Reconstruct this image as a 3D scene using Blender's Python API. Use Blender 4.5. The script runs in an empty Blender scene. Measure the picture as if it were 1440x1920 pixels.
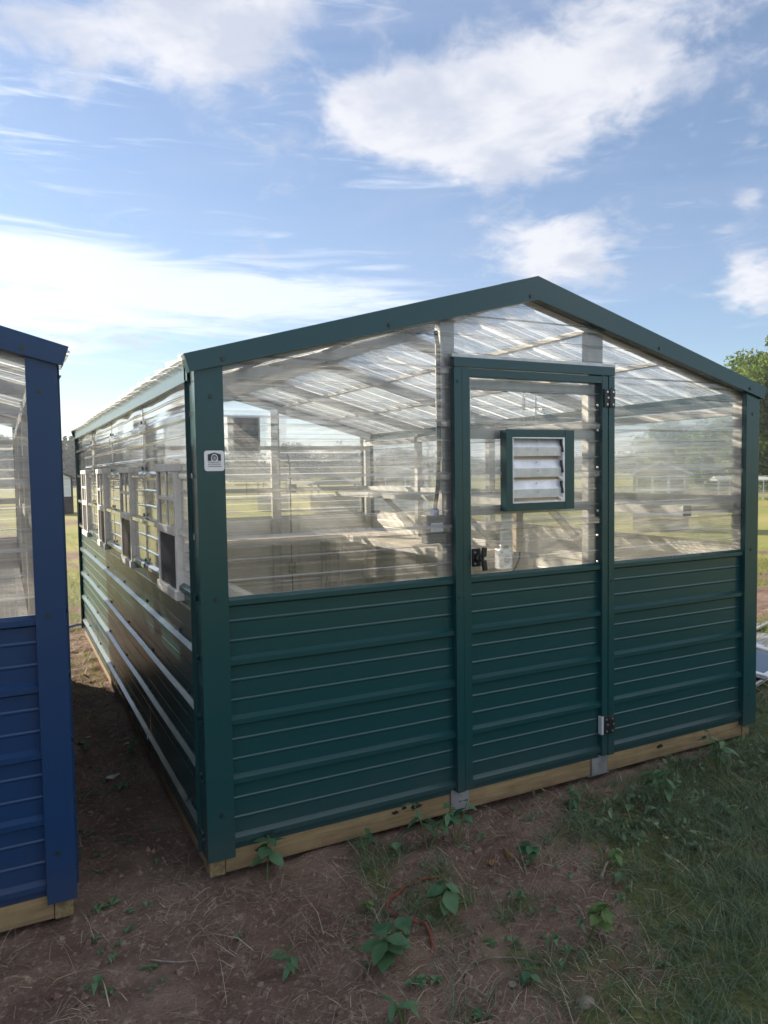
import bpy, bmesh, math, random
import numpy as np
from mathutils import Vector, Matrix

random.seed(7)
rng = np.random.default_rng(11)
SC = bpy.context.scene
COL = SC.collection
R = 0.2286                    # rib pitch of the sheet metal (9 inches)
GZ = -0.125                   # ground level next to the sheds

# ------------------------------------------------------------------ camera
cam_d = bpy.data.cameras.new('camera')
cam = bpy.data.objects.new('camera', cam_d)
COL.objects.link(cam)
YAW, PITCH, ROLL = 0.47566, -0.05573, -0.01540
F_ = Vector((math.sin(YAW) * math.cos(PITCH), math.cos(YAW) * math.cos(PITCH), math.sin(PITCH)))
X_ = Vector((math.cos(YAW), -math.sin(YAW), 0))
U_ = X_.cross(F_)
X2 = X_ * math.cos(ROLL) + U_ * math.sin(ROLL)
U2 = -X_ * math.sin(ROLL) + U_ * math.cos(ROLL)
cam.matrix_world = Matrix(((X2.x, U2.x, -F_.x, -0.6393), (X2.y, U2.y, -F_.y, -2.7289), (X2.z, U2.z, -F_.z, 1.4192), (0, 0, 0, 1)))
cam_d.sensor_width = 36
cam_d.lens = 1383.03 / 1920 * 36
cam_d.clip_start = 0.05
cam_d.clip_end = 3000
SC.camera = cam

# ------------------------------------------------------------------ world, sun, exposure
SUN_AZ, SUN_EL = -31.0, 21.0
world = bpy.data.worlds.new('World')
SC.world = world
world.use_nodes = True
wt = world.node_tree
for n in list(wt.nodes):
    wt.nodes.remove(n)


class NT:
    """small helper to write node trees as expressions"""
    def __init__(self, t):
        self.t = t

    def new(self, typ, **kw):
        n = self.t.nodes.new(typ)
        for k, v in kw.items():
            setattr(n, k, v)
        return n

    def put(self, sock, v):
        if isinstance(v, bpy.types.NodeSocket):
            self.t.links.new(v, sock)
        elif v is not None:
            sock.default_value = v

    def m(self, op, a, b=None, c=None, clamp=False):
        n = self.new('ShaderNodeMath', operation=op, use_clamp=clamp)
        self.put(n.inputs[0], a)
        self.put(n.inputs[1], b)
        self.put(n.inputs[2], c)
        return n.outputs[0]

    def v(self, op, a, b=None):
        n = self.new('ShaderNodeVectorMath', operation=op)
        self.put(n.inputs[0], a)
        self.put(n.inputs[1], b)
        return n.outputs[0]

    def comb(self, x, y, z):
        n = self.new('ShaderNodeCombineXYZ')
        for i, q in enumerate((x, y, z)):
            self.put(n.inputs[i], q)
        return n.outputs[0]

    def noise(self, vec, scale, detail=4, rough=.5, dist=0.0, out=0):
        n = self.new('ShaderNodeTexNoise')
        self.put(n.inputs['Vector'], vec)
        self.put(n.inputs['Scale'], scale)
        self.put(n.inputs['Detail'], detail)
        self.put(n.inputs['Roughness'], rough)
        self.put(n.inputs['Distortion'], dist)
        return n.outputs[out]

    def step(self, x, lo, hi, tmin=0.0, tmax=1.0):
        n = self.new('ShaderNodeMapRange', interpolation_type='SMOOTHSTEP')
        self.put(n.inputs[0], x)
        for i, q in enumerate((lo, hi, tmin, tmax)):
            self.put(n.inputs[i + 1], q)
        return n.outputs[0]

    def mix(self, f, a, b):
        n = self.new('ShaderNodeMix', data_type='RGBA')
        self.put(n.inputs[0], f)
        self.put(n.inputs[6], a)
        self.put(n.inputs[7], b)
        return n.outputs[2]

    def pos(self):
        return self.new('ShaderNodeNewGeometry').outputs['Position']

    def sep(self, vec):
        n = self.new('ShaderNodeSeparateXYZ')
        self.put(n.inputs[0], vec)
        return n.outputs


w = NT(wt)
sky = w.new('ShaderNodeTexSky', sky_type='NISHITA', sun_disc=False)
sky.sun_elevation = math.radians(SUN_EL)
sky.sun_rotation = math.radians(SUN_AZ)
sky.air_density = 1.0
sky.dust_density = 0.2
sky.ozone_density = 3.2
D = w.v('NORMALIZE', w.new('ShaderNodeTexCoord').outputs['Generated'])
dx, dy, dz = w.sep(D)
az = w.m('MULTIPLY', w.m('ARCTAN2', dx, dy), 57.2958)
el = w.m('MULTIPLY', w.m('ARCSINE', dz), 57.2958)
dome = w.v('DIVIDE', D, w.comb(w.m('ADD', w.m('MAXIMUM', dz, 0), .22), w.m('ADD', w.m('MAXIMUM', dz, 0), .22), w.m('ADD', w.m('MAXIMUM', dz, 0), .22)))


def blob(a, e, sa, se, amp):
    u = w.m('DIVIDE', w.m('SUBTRACT', az, a), sa)
    v_ = w.m('DIVIDE', w.m('SUBTRACT', el, e), se)
    q = w.m('ADD', w.m('MULTIPLY', u, u), w.m('MULTIPLY', v_, v_))
    return w.m('MULTIPLY', w.m('POWER', 2.71828, w.m('MULTIPLY', q, -1.0)), amp)


def total(lst):
    r = None
    for b in lst:
        s = blob(*b)
        r = s if r is None else w.m('ADD', r, s)
    return r


# cloud layers: where the cumulus and the cirrus sheet stand (azimuth, elevation, spread)
cum = total([(34.5, 24.4, 10, 3.0, 1.2), (42, 28.2, 10, 4.2, 1.2), (40, 21.5, 3.5, 1.6, .5), (26.5, 25.6, 4.2, 2.3, 1.05), (33, 22.4, 7.5, 1.8, .75), (12.2, 29.2, 6.5, 2.8, 1.15),
             (20, 31.2, 9, 2.0, .9), (38.6, 16.7, 4.2, 2.1, 1.3), (41.5, 14.9, 3.8, 1.6, 1.0), (53.6, 12.4, 3.2, 2.6, 1.1), (47, 12.6, 3.2, 1.2, .55),
             (53.4, 17.7, 1.2, 1.0, .75), (53.4, 24, 2, 1.4, .45), (20, 24.2, 1.5, 1.2, .0),
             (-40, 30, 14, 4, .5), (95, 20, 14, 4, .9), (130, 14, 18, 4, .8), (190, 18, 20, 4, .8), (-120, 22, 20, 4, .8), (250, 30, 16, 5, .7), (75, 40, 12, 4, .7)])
cir = total([(5, 12.8, 17, 2.5, 1.15), (2, 15.2, 8, 1.3, 1.2), (18, 13.4, 13, 1.0, .6), (26.7, 15.1, 4.5, .35, .7), (4, 9.6, 14, 2.6, .6), (22, 12.6, 10, 1.6, .75), (3.5, 21, 7, 4, .28),
             (1, 26, 7, 4, .3), (-26, 13, 17, 3.5, .8), (150, 35, 30, 8, .6), (-90, 45, 30, 8, .6)])
big = w.noise(dome, 3.4, 9, .58, .3)
wisp = w.noise(w.v('MULTIPLY', D, (3.0, 3.0, 26.0)), 1.9, 9, .62, .8)
fine = w.noise(dome, 11.0, 6, .6, .4)
rag = w.m('ADD', w.m('SUBTRACT', big, .5), w.m('MULTIPLY', w.m('SUBTRACT', fine, .5), .5))
fill_cloud = w.step(w.m('COSINE', w.m('MULTIPLY', w.m('SUBTRACT', az, SUN_AZ), .0174533)), .1, -.3)
cum = w.m('ADD', cum, w.m('MULTIPLY', fill_cloud, w.step(el, 4, 25, 0, .74)))  # extra cloud out of view opposite the sun, added to fill the shade
c1 = w.m('ADD', cum, w.m('MULTIPLY', rag, 3.4))
a1 = w.step(c1, .26, 1.30)
c2 = w.m('ADD', cir, w.m('MULTIPLY', w.m('SUBTRACT', wisp, .5), 3.4))
a2 = w.step(c2, .2, 1.5)
# thickness shading of the cloud itself, from a second look at the noise a little further from the sun
off = w.noise(w.v('ADD', dome, (.07, -.07, .03)), 3.4, 6, .58, .3)
thick = w.step(w.m('SUBTRACT', off, big), -.16, .10)
sky_s = w.v('MULTIPLY', sky.outputs[0], (.056, .056, .056))
cloud_col = w.mix(thick, w.mix(fill_cloud, (.225, .24, .28, 1), (.46, .48, .52, 1)), w.mix(fill_cloud, (.32, .32, .335, 1), (.88, .87, .84, 1)))  # the added unseen clouds are also the brightest, as fill
fw = w.m('MULTIPLY', w.m('POWER', 2.71828, w.m('MULTIPLY', w.m('ABSOLUTE', w.m('SUBTRACT', az, SUN_AZ)), -.025)), .42)
cir_col = w.mix(fw, (.28, .31, .36, 1), (.72, .72, .70, 1))
# a thin milky veil of high cloud everywhere, thicker towards the horizon
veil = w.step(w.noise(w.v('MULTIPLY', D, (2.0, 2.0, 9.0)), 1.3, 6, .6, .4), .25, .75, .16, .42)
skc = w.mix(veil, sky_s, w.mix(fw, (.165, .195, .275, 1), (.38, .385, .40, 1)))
skc = w.mix(w.m('MULTIPLY', a2, .8), skc, cir_col)
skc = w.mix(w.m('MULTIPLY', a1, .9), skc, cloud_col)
below = w.step(el, -1.0, 0.2)
skc = w.mix(below, (.16, .17, .15, 1), skc)
bg = w.new('ShaderNodeBackground')
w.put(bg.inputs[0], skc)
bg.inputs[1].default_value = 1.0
wo = w.new('ShaderNodeOutputWorld')
wt.links.new(bg.outputs[0], wo.inputs[0])

sun_d = bpy.data.lights.new('sun', 'SUN')
sun_d.energy = 4.6
sun_d.angle = math.radians(0.5)
sun_d.color = (1, .88, .69)
sun = bpy.data.objects.new('sun', sun_d)
COL.objects.link(sun)
a_, e_ = math.radians(SUN_AZ), math.radians(SUN_EL)
SD = Vector((math.sin(a_) * math.cos(e_), math.cos(a_) * math.cos(e_), math.sin(e_)))
sun.rotation_euler = SD.to_track_quat('Z', 'Y').to_euler()
sun.location = SD * 40

vs = SC.view_settings
vs.view_transform = 'Standard'
vs.look = 'None'
vs.gamma = 1
vs.exposure = 1.58
vs.use_curve_mapping = False
SC.render.engine = 'CYCLES'
cy = SC.cycles
cy.max_bounces = 10
cy.diffuse_bounces = 3
cy.glossy_bounces = 4
cy.transmission_bounces = 8
cy.transparent_max_bounces = 32
cy.use_denoising = True
cy.sample_clamp_indirect = 6
cy.caustics_reflective = False
cy.caustics_refractive = False


# ------------------------------------------------------------------ materials
def material(name):
    m = bpy.data.materials.new(name)
    m.use_nodes = True
    for n in list(m.node_tree.nodes):
        m.node_tree.nodes.remove(n)
    t = NT(m.node_tree)
    out = t.new('ShaderNodeOutputMaterial')
    return m, t, out


def principled(name, col, rough=.5, metal=0.0, spec=.5, bump=None, vary=None, grime=None, coat=0.0, trans=0.0):
    """bump=(scale, distance[, stretch]); vary=(colour2, scale, lo, hi); grime=(colour, z top)"""
    m, t, out = material(name)
    b = t.new('ShaderNodeBsdfPrincipled')
    c = (*col, 1)
    p = t.pos()
    if vary:
        c2, sc, lo, hi = vary[:4]
        st = vary[4] if len(vary) > 4 else (1, 1, 1)
        c = t.mix(t.step(t.noise(t.v('MULTIPLY', p, st), sc, 6, .6), lo, hi), c, (*c2, 1))
    if grime:
        z = t.sep(p)[2]
        n = t.noise(p, 9, 6, .65)
        f = t.m('MULTIPLY', t.step(t.m('ADD', z, t.m('MULTIPLY', n, -.25)), grime[1], grime[1] - .35), grime[2])
        c = t.mix(f, c, (*grime[0], 1))
    t.put(b.inputs['Base Color'], c)
    r = rough
    if vary:
        r = t.step(t.noise(p, 14, 5, .6), .3, .7, rough * .85, min(1, rough * 1.2))
    t.put(b.inputs['Roughness'], r)
    b.inputs['Metallic'].default_value = metal
    b.inputs['Specular IOR Level'].default_value = spec
    b.inputs['Coat Weight'].default_value = coat
    b.inputs['Coat Roughness'].default_value = .12
    if bump:
        bn = t.new('ShaderNodeBump')
        bn.inputs['Strength'].default_value = 1
        bn.inputs['Distance'].default_value = bump[1]
        st = bump[2] if len(bump) > 2 else (1, 1, 1)
        t.put(bn.inputs['Height'], t.noise(t.v('MULTIPLY', p, st), bump[0], 4, .5))
        t.put(b.inputs['Normal'], bn.outputs[0])
    sh = b.outputs[0]
    if trans:
        tl = t.new('ShaderNodeBsdfTranslucent')
        t.put(tl.inputs[0], c)
        mx = t.new('ShaderNodeMixShader')
        mx.inputs[0].default_value = trans
        t.put(mx.inputs[1], sh)
        t.put(mx.inputs[2], tl.outputs[0])
        sh = mx.outputs[0]
    t.put(out.inputs[0], sh)
    return m


def poly(name, stretch, haze_amt, clear=.55, bump=.0034, ior=1.045, scale=1.0):
    """clear ribbed plastic: part goes straight through, part is bent by ripples, a little is scattered, the surface is glossy"""
    m, t, out = material(name)
    p = t.pos()
    n1 = t.noise(t.v('MULTIPLY', p, stretch), scale, 4, .6, .15)
    bn = t.new('ShaderNodeBump')
    bn.inputs['Strength'].default_value = 1
    bn.inputs['Distance'].default_value = bump
    t.put(bn.inputs['Height'], n1)
    geo = t.new('ShaderNodeNewGeometry')
    tr = t.new('ShaderNodeBsdfTransparent')
    tr.inputs[0].default_value = (.95, .955, .96, 1)
    rf = t.new('ShaderNodeBsdfRefraction')
    rf.inputs[0].default_value = (.93, .94, .95, 1)
    rf.inputs['Roughness'].default_value = .12
    rf.inputs['IOR'].default_value = ior
    t.put(rf.inputs['Normal'], bn.outputs[0])
    tl = t.new('ShaderNodeBsdfTranslucent')
    tl.inputs[0].default_value = (.90, .89, .87, 1)
    df = t.new('ShaderNodeBsdfDiffuse')
    df.inputs[0].default_value = (.7, .71, .73, 1)
    gl = t.new('ShaderNodeBsdfGlossy')
    gl.inputs['Roughness'].default_value = .07
    bn2 = t.new('ShaderNodeBump')
    bn2.inputs['Strength'].default_value = .5
    bn2.inputs['Distance'].default_value = bump
    t.put(bn2.inputs['Height'], n1)
    t.put(gl.inputs['Normal'], bn2.outputs[0])
    fr = t.new('ShaderNodeFresnel')
    fr.inputs[0].default_value = 1.5
    # a thin sheet reflects the same from both faces
    fi = t.mix(geo.outputs['Backfacing'], (1.5, 1.5, 1.5, 1), (1 / 1.5, 1 / 1.5, 1 / 1.5, 1))
    t.put(fr.inputs[0], fi)
    streak = t.step(t.noise(t.v('MULTIPLY', p, stretch), scale * .6, 5, .65), .35, .75, 1 - clear - .15, 1 - clear + .25)

    def mx(f, a, b):
        q = t.new('ShaderNodeMixShader')
        t.put(q.inputs[0], f)
        t.put(q.inputs[1], a)
        t.put(q.inputs[2], b)
        return q.outputs[0]
    body = mx(streak, tr.outputs[0], rf.outputs[0])
    scat = mx(.35, tl.outputs[0], df.outputs[0])
    fine = t.noise(t.v('MULTIPLY', p, tuple(q * 2.2 if q > 5 else q * .8 for q in stretch)), scale, 3, .6)
    haze_sheen = t.m('ADD', t.step(t.noise(p, 5, 6, .65), .3, .75, haze_amt * .5, haze_amt), t.step(fine, .45, .72, 0, haze_amt * 2.0))
    up = t.sep(geo.outputs['True Normal'])[2]
    up = t.m('MULTIPLY', up, t.m('SUBTRACT', 1.0, t.m('MULTIPLY', geo.outputs['Backfacing'], 2.0)))
    if name != 'clear_roof_plastic':
        # upper rib faces painted whiter, in place of the sky they reflect
        haze_sheen = t.m('ADD', haze_sheen, t.step(up, .2, .6, 0, .40))
    body = mx(haze_sheen, body, scat)
    ff = t.m('MINIMUM', t.m('MULTIPLY', fr.outputs[0], 1.9), .88)
    t.put(out.inputs[0], mx(ff, body, gl.outputs[0]))
    return m


M = {}
M['green'] = principled('green_paint', (.0080, .052, .056), .25, 0, .5, bump=(2.2, .004), grime=((.085, .065, .05), .12, .26))
M['blue'] = principled('blue_paint', (.006, .036, .108), .30, 0, .42, bump=(2.2, .004), grime=((.085, .065, .05), .12, .24))
def two_sided(name, src, inner):
    m = M[src].copy()
    m.name = name
    t = NT(m.node_tree)
    out = [n for n in m.node_tree.nodes if n.type == 'OUTPUT_MATERIAL'][0]
    sh = out.inputs[0].links[0].from_socket
    b = t.new('ShaderNodeBsdfPrincipled')
    p = t.pos()
    t.put(b.inputs['Base Color'], t.mix(t.step(t.noise(p, 6, 5, .6), .35, .7), (*inner, 1), (inner[0] * .8, inner[1] * .8, inner[2] * .78, 1)))
    b.inputs['Roughness'].default_value = .45
    q = t.new('ShaderNodeMixShader')
    t.put(q.inputs[0], t.new('ShaderNodeNewGeometry').outputs['Backfacing'])
    t.put(q.inputs[1], sh)
    t.put(q.inputs[2], b.outputs[0])
    t.put(out.inputs[0], q.outputs[0])
    M[name] = m


two_sided('green_sheet', 'green', (.80, .77, .70))
two_sided('blue_sheet', 'blue', (.62, .60, .58))
M['galv'] = principled('galvanised_steel', (.48, .49, .50), .42, .75, .5, vary=((.36, .37, .38), 12, .35, .65), bump=(40, .0003))
M['tube'] = principled('frame_tube', (.46, .45, .43), .5, .35, .5, vary=((.36, .35, .33), 7, .35, .65, (1, 1, .3)))
M['black'] = principled('black_metal', (.012, .012, .013), .38, 0, .5)
M['screw'] = principled('screw_metal', (.55, .55, .55), .3, .9)
M['dark_screw'] = principled('painted_screw', (.012, .03, .03), .35, 0)
M['alu'] = principled('bare_aluminium', (.78, .79, .82), .38, .35, vary=((.62, .63, .66), 20, .3, .7))
M['timber'] = principled('treated_timber', (.36, .26, .13), .75, 0, .3, vary=((.24, .165, .08), 6, .35, .68, (.6, .6, 9)), bump=(30, .0008, (.4, .4, 5)), grime=((.10, .065, .04), -.02, .75))
M['timber_knot'] = principled('timber_knot', (.012, .009, .007), .85)
M['endgrain'] = principled('timber_end', (.27, .20, .10), .85, 0, .2, vary=((.15, .11, .06), 40, .35, .65))
M['board'] = principled('floor_board', (.36, .32, .26), .8, 0, .3, vary=((.24, .215, .18), 5, .3, .7, (.6, 6, 1)), bump=(20, .001, (.3, 4, 1)))
M['pale_board'] = principled('pale_bench_board', (.62, .56, .46), .7, 0, .3, vary=((.50, .44, .35), 7, .35, .68, (3, .5, 1)))
M['white_trim'] = principled('weathered_white_vinyl', (.86, .84, .79), .5, 0, .4, vary=((.76, .72, .65), 9, .35, .7))
M['white'] = principled('white_paint', (.74, .75, .76), .45, 0, .4, vary=((.6, .6, .6), 9, .4, .8))
M['greybox'] = principled('grey_plastic_box', (.16, .16, .17), .5)
M['bluebox'] = principled('blue_plastic', (.02, .08, .35), .4)
M['cable'] = principled('dark_cable', (.03, .028, .03), .5)
M['beige'] = principled('beige_plastic', (.55, .45, .33), .5)
M['mesh'] = principled('bench_mesh_wire', (.62, .62, .60), .4, .5)
M['screen'] = None
M['poly'] = poly('clear_ribbed_plastic', (.7, .7, 55.0), .10, .72)
M['poly_side'] = poly('clear_ribbed_plastic_side', (.7, .7, 40.0), .22, .85)
M['poly_back'] = poly('clear_ribbed_plastic_back', (.7, .7, 45.0), .035, .82)
M['poly_roof'] = poly('clear_roof_plastic', (.5, 45.0, .5), .35, .85)
M['orange'] = principled('orange_hose', (.19, .055, .035), .7, 0, .25, vary=((.10, .05, .035), 18, .4, .7))
M['blue_hose'] = principled('blue_hose', (.01, .09, .36), .45)
M['paper'] = principled('paper_scrap', (.62, .60, .56), .8, 0, .2, vary=((.4, .38, .35), 30, .4, .7))
M['stick'] = principled('dead_stick', (.15, .12, .09), .9, 0, .2, vary=((.27, .23, .19), 25, .4, .7))
M['stone'] = principled('field_stone', (.20, .165, .13), .9, 0, .2, vary=((.30, .26, .22), 25, .4, .7), bump=(60, .003))
M['clod'] = principled('soil_clod', (.14, .09, .07), .95, 0, .15, vary=((.26, .185, .145), 30, .4, .7))
M['dead_leaf'] = principled('dead_leaf', (.22, .13, .06), .8, 0, .2, trans=.25)
M['bark'] = principled('tree_bark', (.09, .07, .05), .95, 0, .2, vary=((.05, .04, .03), 6, .35, .65, (3, 3, .6)), bump=(14, .02, (2, 2, .5)))
M['stem'] = principled('weed_stem', (.10, .13, .04), .7, 0, .3)
M['brown_wall'] = principled('dark_brown_siding', (.022, .013, .013), .55, 0, .4, vary=((.05, .032, .028), 5, .3, .7))
M['brown_roof'] = principled('dark_roof', (.03, .03, .035), .6)
M['tan_wall'] = principled('tan_siding', (.42, .36, .28), .7, vary=((.34, .29, .22), 4, .3, .7))
M['grey_wall'] = principled('grey_siding', (.22, .21, .21), .7, vary=((.17, .16, .16), 4, .3, .7))
M['pale_wall'] = principled('pale_siding', (.60, .56, .46), .7, vary=((.5, .46, .38), 4, .3, .7))
M['dark_glass'] = principled('shed_window_glass', (.10, .12, .14), .08, 0, .8)
M['pale_glass'] = principled('shed_polycarbonate', (.62, .66, .66), .25, 0, .6)
M['sheet_metal'] = principled('galvanised_roofing', (.42, .41, .39), .5, .4, .5, vary=((.30, .27, .23), 5, .4, .7))
M['sticker_white'] = principled('sticker_white', (.72, .71, .73), .35, .2)
M['sticker_dark'] = principled('sticker_dark', (.03, .03, .045), .4)


def sheet_glass(name, tint, gloss=1.0, dark=0.0):
    m, t, out = material(name)
    tr = t.new('ShaderNodeBsdfTransparent')
    tr.inputs[0].default_value = (*tint, 1)
    gl = t.new('ShaderNodeBsdfGlossy')
    gl.inputs['Roughness'].default_value = .03
    lw = t.new('ShaderNodeLayerWeight')
    lw.inputs[0].default_value = .18
    q = t.new('ShaderNodeMixShader')
    t.put(q.inputs[0], t.m('MULTIPLY', lw.outputs['Fresnel'], gloss))
    t.put(q.inputs[1], tr.outputs[0])
    t.put(q.inputs[2], gl.outputs[0])
    sh = q.outputs[0]
    if dark:
        d = t.new('ShaderNodeBsdfDiffuse')
        d.inputs[0].default_value = (.22, .21, .22, 1)
        q2 = t.new('ShaderNodeMixShader')
        q2.inputs[0].default_value = dark
        t.put(q2.inputs[1], sh)
        t.put(q2.inputs[2], d.outputs[0])
        sh = q2.outputs[0]
    t.put(out.inputs[0], sh)
    return m


M['glass'] = sheet_glass('window_glass', (.62, .66, .70), 2.4, .10)
M['screen'] = sheet_glass('insect_screen', (.5, .5, .52), .3, .45)


def leafy(name, base, tip, trans=.35, rough=.5, attr=True):
    """leaves and grass: per-leaf tint comes from the colour attribute"""
    m, t, out = material(name)
    if attr:
        at = t.new('ShaderNodeAttribute', attribute_name='tint')
        c = t.mix(at.outputs['Fac'], (*base, 1), (*tip, 1))
    else:
        oi = t.new('ShaderNodeObjectInfo')
        c = t.mix(t.m('ADD', t.m('MULTIPLY', oi.outputs['Random'], .75), t.step(t.noise(t.pos(), 40, 4), .3, .7, 0, .45), clamp=True), (*base, 1), (*tip, 1))
        c = t.mix(t.step(t.noise(t.pos(), 120, 3, .6), .62, .70, 0, .6), c, (.16, .12, .04, 1))
    b = t.new('ShaderNodeBsdfPrincipled')
    t.put(b.inputs['Base Color'], c)
    b.inputs['Roughness'].default_value = rough
    b.inputs['Specular IOR Level'].default_value = .35
    tl = t.new('ShaderNodeBsdfTranslucent')
    t.put(tl.inputs[0], c)
    q = t.new('ShaderNodeMixShader')
    q.inputs[0].default_value = trans
    t.put(q.inputs[1], b.outputs[0])
    t.put(q.inputs[2], tl.outputs[0])
    t.put(out.inputs[0], q.outputs[0])
    return m


M['grass'] = leafy('lawn_grass', (.08, .135, .075), (.23, .28, .15))
M['field'] = leafy('field_grass', (.13, .18, .035), (.34, .29, .10))
M['straw'] = leafy('dead_straw', (.20, .15, .105), (.48, .39, .28), .15, .7)
M['weed'] = leafy('weed_leaf', (.035, .105, .055), (.10, .19, .085), .3, .45, attr=False)
M['weed_yellow'] = leafy('pale_weed_leaf', (.09, .17, .05), (.15, .23, .07), .3, .45, attr=False)
M['crown'] = leafy('tree_leaf', (.07, .13, .024), (.20, .25, .06), .5)
M['far_crown'] = leafy('far_tree_leaf', (.022, .045, .016), (.06, .085, .03), .25)


# ------------------------------------------------------------------ object helpers
WLOC = {}


def finish(o, label=None, cat=None, group=None, kind=None):
    for k, v in (('label', label), ('category', cat), ('group', group), ('kind', kind)):
        if v:
            o[k] = v
    return o


def empty(name, loc, label=None, cat=None, group=None, parent=None):
    o = bpy.data.objects.new(name, None)
    o.empty_display_size = .1
    COL.objects.link(o)
    WLOC[o.name] = Vector(loc)
    o.location = loc
    if parent:
        o.parent = parent
        o.location = Vector(loc) - WLOC[parent.name]
    return finish(o, label, cat, group)


class MB:
    """collects shapes in world coordinates, becomes ONE mesh object"""
    def __init__(self):
        self.v, self.f, self.s = [], [], []

    def add(self, vs_, fs_, smooth=False):
        b = len(self.v)
        self.v += [tuple(q) for q in vs_]
        self.f += [tuple(i + b for i in q) for q in fs_]
        self.s += [smooth] * len(fs_)
        return self

    def box(self, x0, x1, y0, y1, z0, z1):
        x0, x1 = sorted((x0, x1)); y0, y1 = sorted((y0, y1)); z0, z1 = sorted((z0, z1))
        v = [(x, y, z) for x in (x0, x1) for y in (y0, y1) for z in (z0, z1)]
        return self.add(v, [(0, 1, 3, 2), (4, 6, 7, 5), (0, 4, 5, 1), (2, 3, 7, 6), (0, 2, 6, 4), (1, 5, 7, 3)])

    def bar(self, a, b, wd, ht, up=(0, 0, 1)):
        a, b, up = Vector(a), Vector(b), Vector(up)
        d = (b - a).normalized()
        s = d.cross(up).normalized()
        n = s.cross(d)
        v = []
        for p in (a, b):
            for i, j in ((-1, -1), (1, -1), (1, 1), (-1, 1)):
                v.append(p + s * (wd / 2 * i) + n * (ht / 2 * j))
        return self.add(v, [(3, 2, 1, 0), (4, 5, 6, 7), (0, 1, 5, 4), (1, 2, 6, 5), (2, 3, 7, 6), (3, 0, 4, 7)])

    def prism(self, pts, off):
        """closed polygon pts (3-D) pushed by off"""
        n = len(pts)
        off = Vector(off)
        v = [Vector(q) for q in pts] + [Vector(q) + off for q in pts]
        f = [tuple(range(n)), tuple(range(2 * n - 1, n - 1, -1))] + [(i, i + n, (i + 1) % n + n, (i + 1) % n) for i in range(n)]
        return self.add(v, f)

    def tube(self, pts, r, seg=8, caps=True, taper=None):
        pts = [Vector(q) for q in pts]
        v, f = [], []
        ref = None
        for i, p in enumerate(pts):
            d = (pts[min(i + 1, len(pts) - 1)] - pts[max(i - 1, 0)]).normalized()
            if ref is None:
                ref = d.orthogonal().normalized()
            s = (ref - d * ref.dot(d)).normalized()
            ref = s
            t = d.cross(s)
            rr = r if taper is None else taper[i]
            for k in range(seg):
                a = 2 * math.pi * k / seg
                v.append(p + s * (rr * math.cos(a)) + t * (rr * math.sin(a)))
        for i in range(len(pts) - 1):
            for k in range(seg):
                f.append((i * seg + k, i * seg + (k + 1) % seg, (i + 1) * seg + (k + 1) % seg, (i + 1) * seg + k))
        if caps:
            f.append(tuple(range(seg - 1, -1, -1)))
            f.append(tuple((len(pts) - 1) * seg + k for k in range(seg)))
        return self.add(v, f, True)

    def disc(self, c, n, r, h, seg=8):
        c, n = Vector(c), Vector(n).normalized()
        self.tube([c, c + n * h], r, seg)
        return self

    def build(self, name, mat, parent=None, bevel=0.0, kind=None, label=None):
        me = bpy.data.meshes.new(name)
        o = bpy.data.objects.new(name, me)
        off = Vector((0, 0, 0))
        if parent is not None:
            off = WLOC[parent.name]
            # a part keeps its thing's origin, so its own offset is nil
        me.from_pydata([tuple(Vector(q) - off) for q in self.v], [], self.f)
        if any(self.s):
            me.polygons.foreach_set('use_smooth', [True] * len(self.f))
            me.set_sharp_from_angle(angle=math.radians(13))
        me.materials.append(M[mat])
        COL.objects.link(o)
        WLOC[o.name] = off
        if parent is not None:
            o.parent = parent
        if bevel:
            bv = o.modifiers.new('edge', 'BEVEL')
            bv.width = bevel
            bv.segments = 2
            bv.limit_method = 'ANGLE'
        return finish(o, label, kind=kind)


def fillnormals(o):
    bm = bmesh.new()
    bm.from_mesh(o.data)
    bmesh.ops.recalc_face_normals(bm, faces=bm.faces)
    bm.to_mesh(o.data)
    bm.free()


def profile(z0, z1, anchor, h=.0182, minor=.0023, top=.006):
    """ribbed sheet cross-section: list of (position, height) between z0 and z1"""
    k0 = int(math.floor((z0 - anchor) / R)) - 1
    pts = []
    for k in range(k0, int((z1 - anchor) / R) + 2):
        c = anchor + k * R + .02
        pts += [(c - .022, 0), (c - top - .007, h), (c + top, h), (c + .018, 0)]
        for q in (1 / 3, 2 / 3):
            mm = c + q * R
            pts += [(mm - .007, 0), (mm - .002, minor), (mm + .002, minor), (mm + .007, 0)]
    pts.sort()
    out = []

    def at(z):
        for (a, b), (c, d) in zip(pts, pts[1:]):
            if a <= z <= c:
                return b + (d - b) * ((z - a) / max(c - a, 1e-9))
        return 0
    out = [(z0, at(z0))] + [q for q in pts if z0 + .001 < q[0] < z1 - .001] + [(z1, at(z1))]
    return out, at


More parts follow.
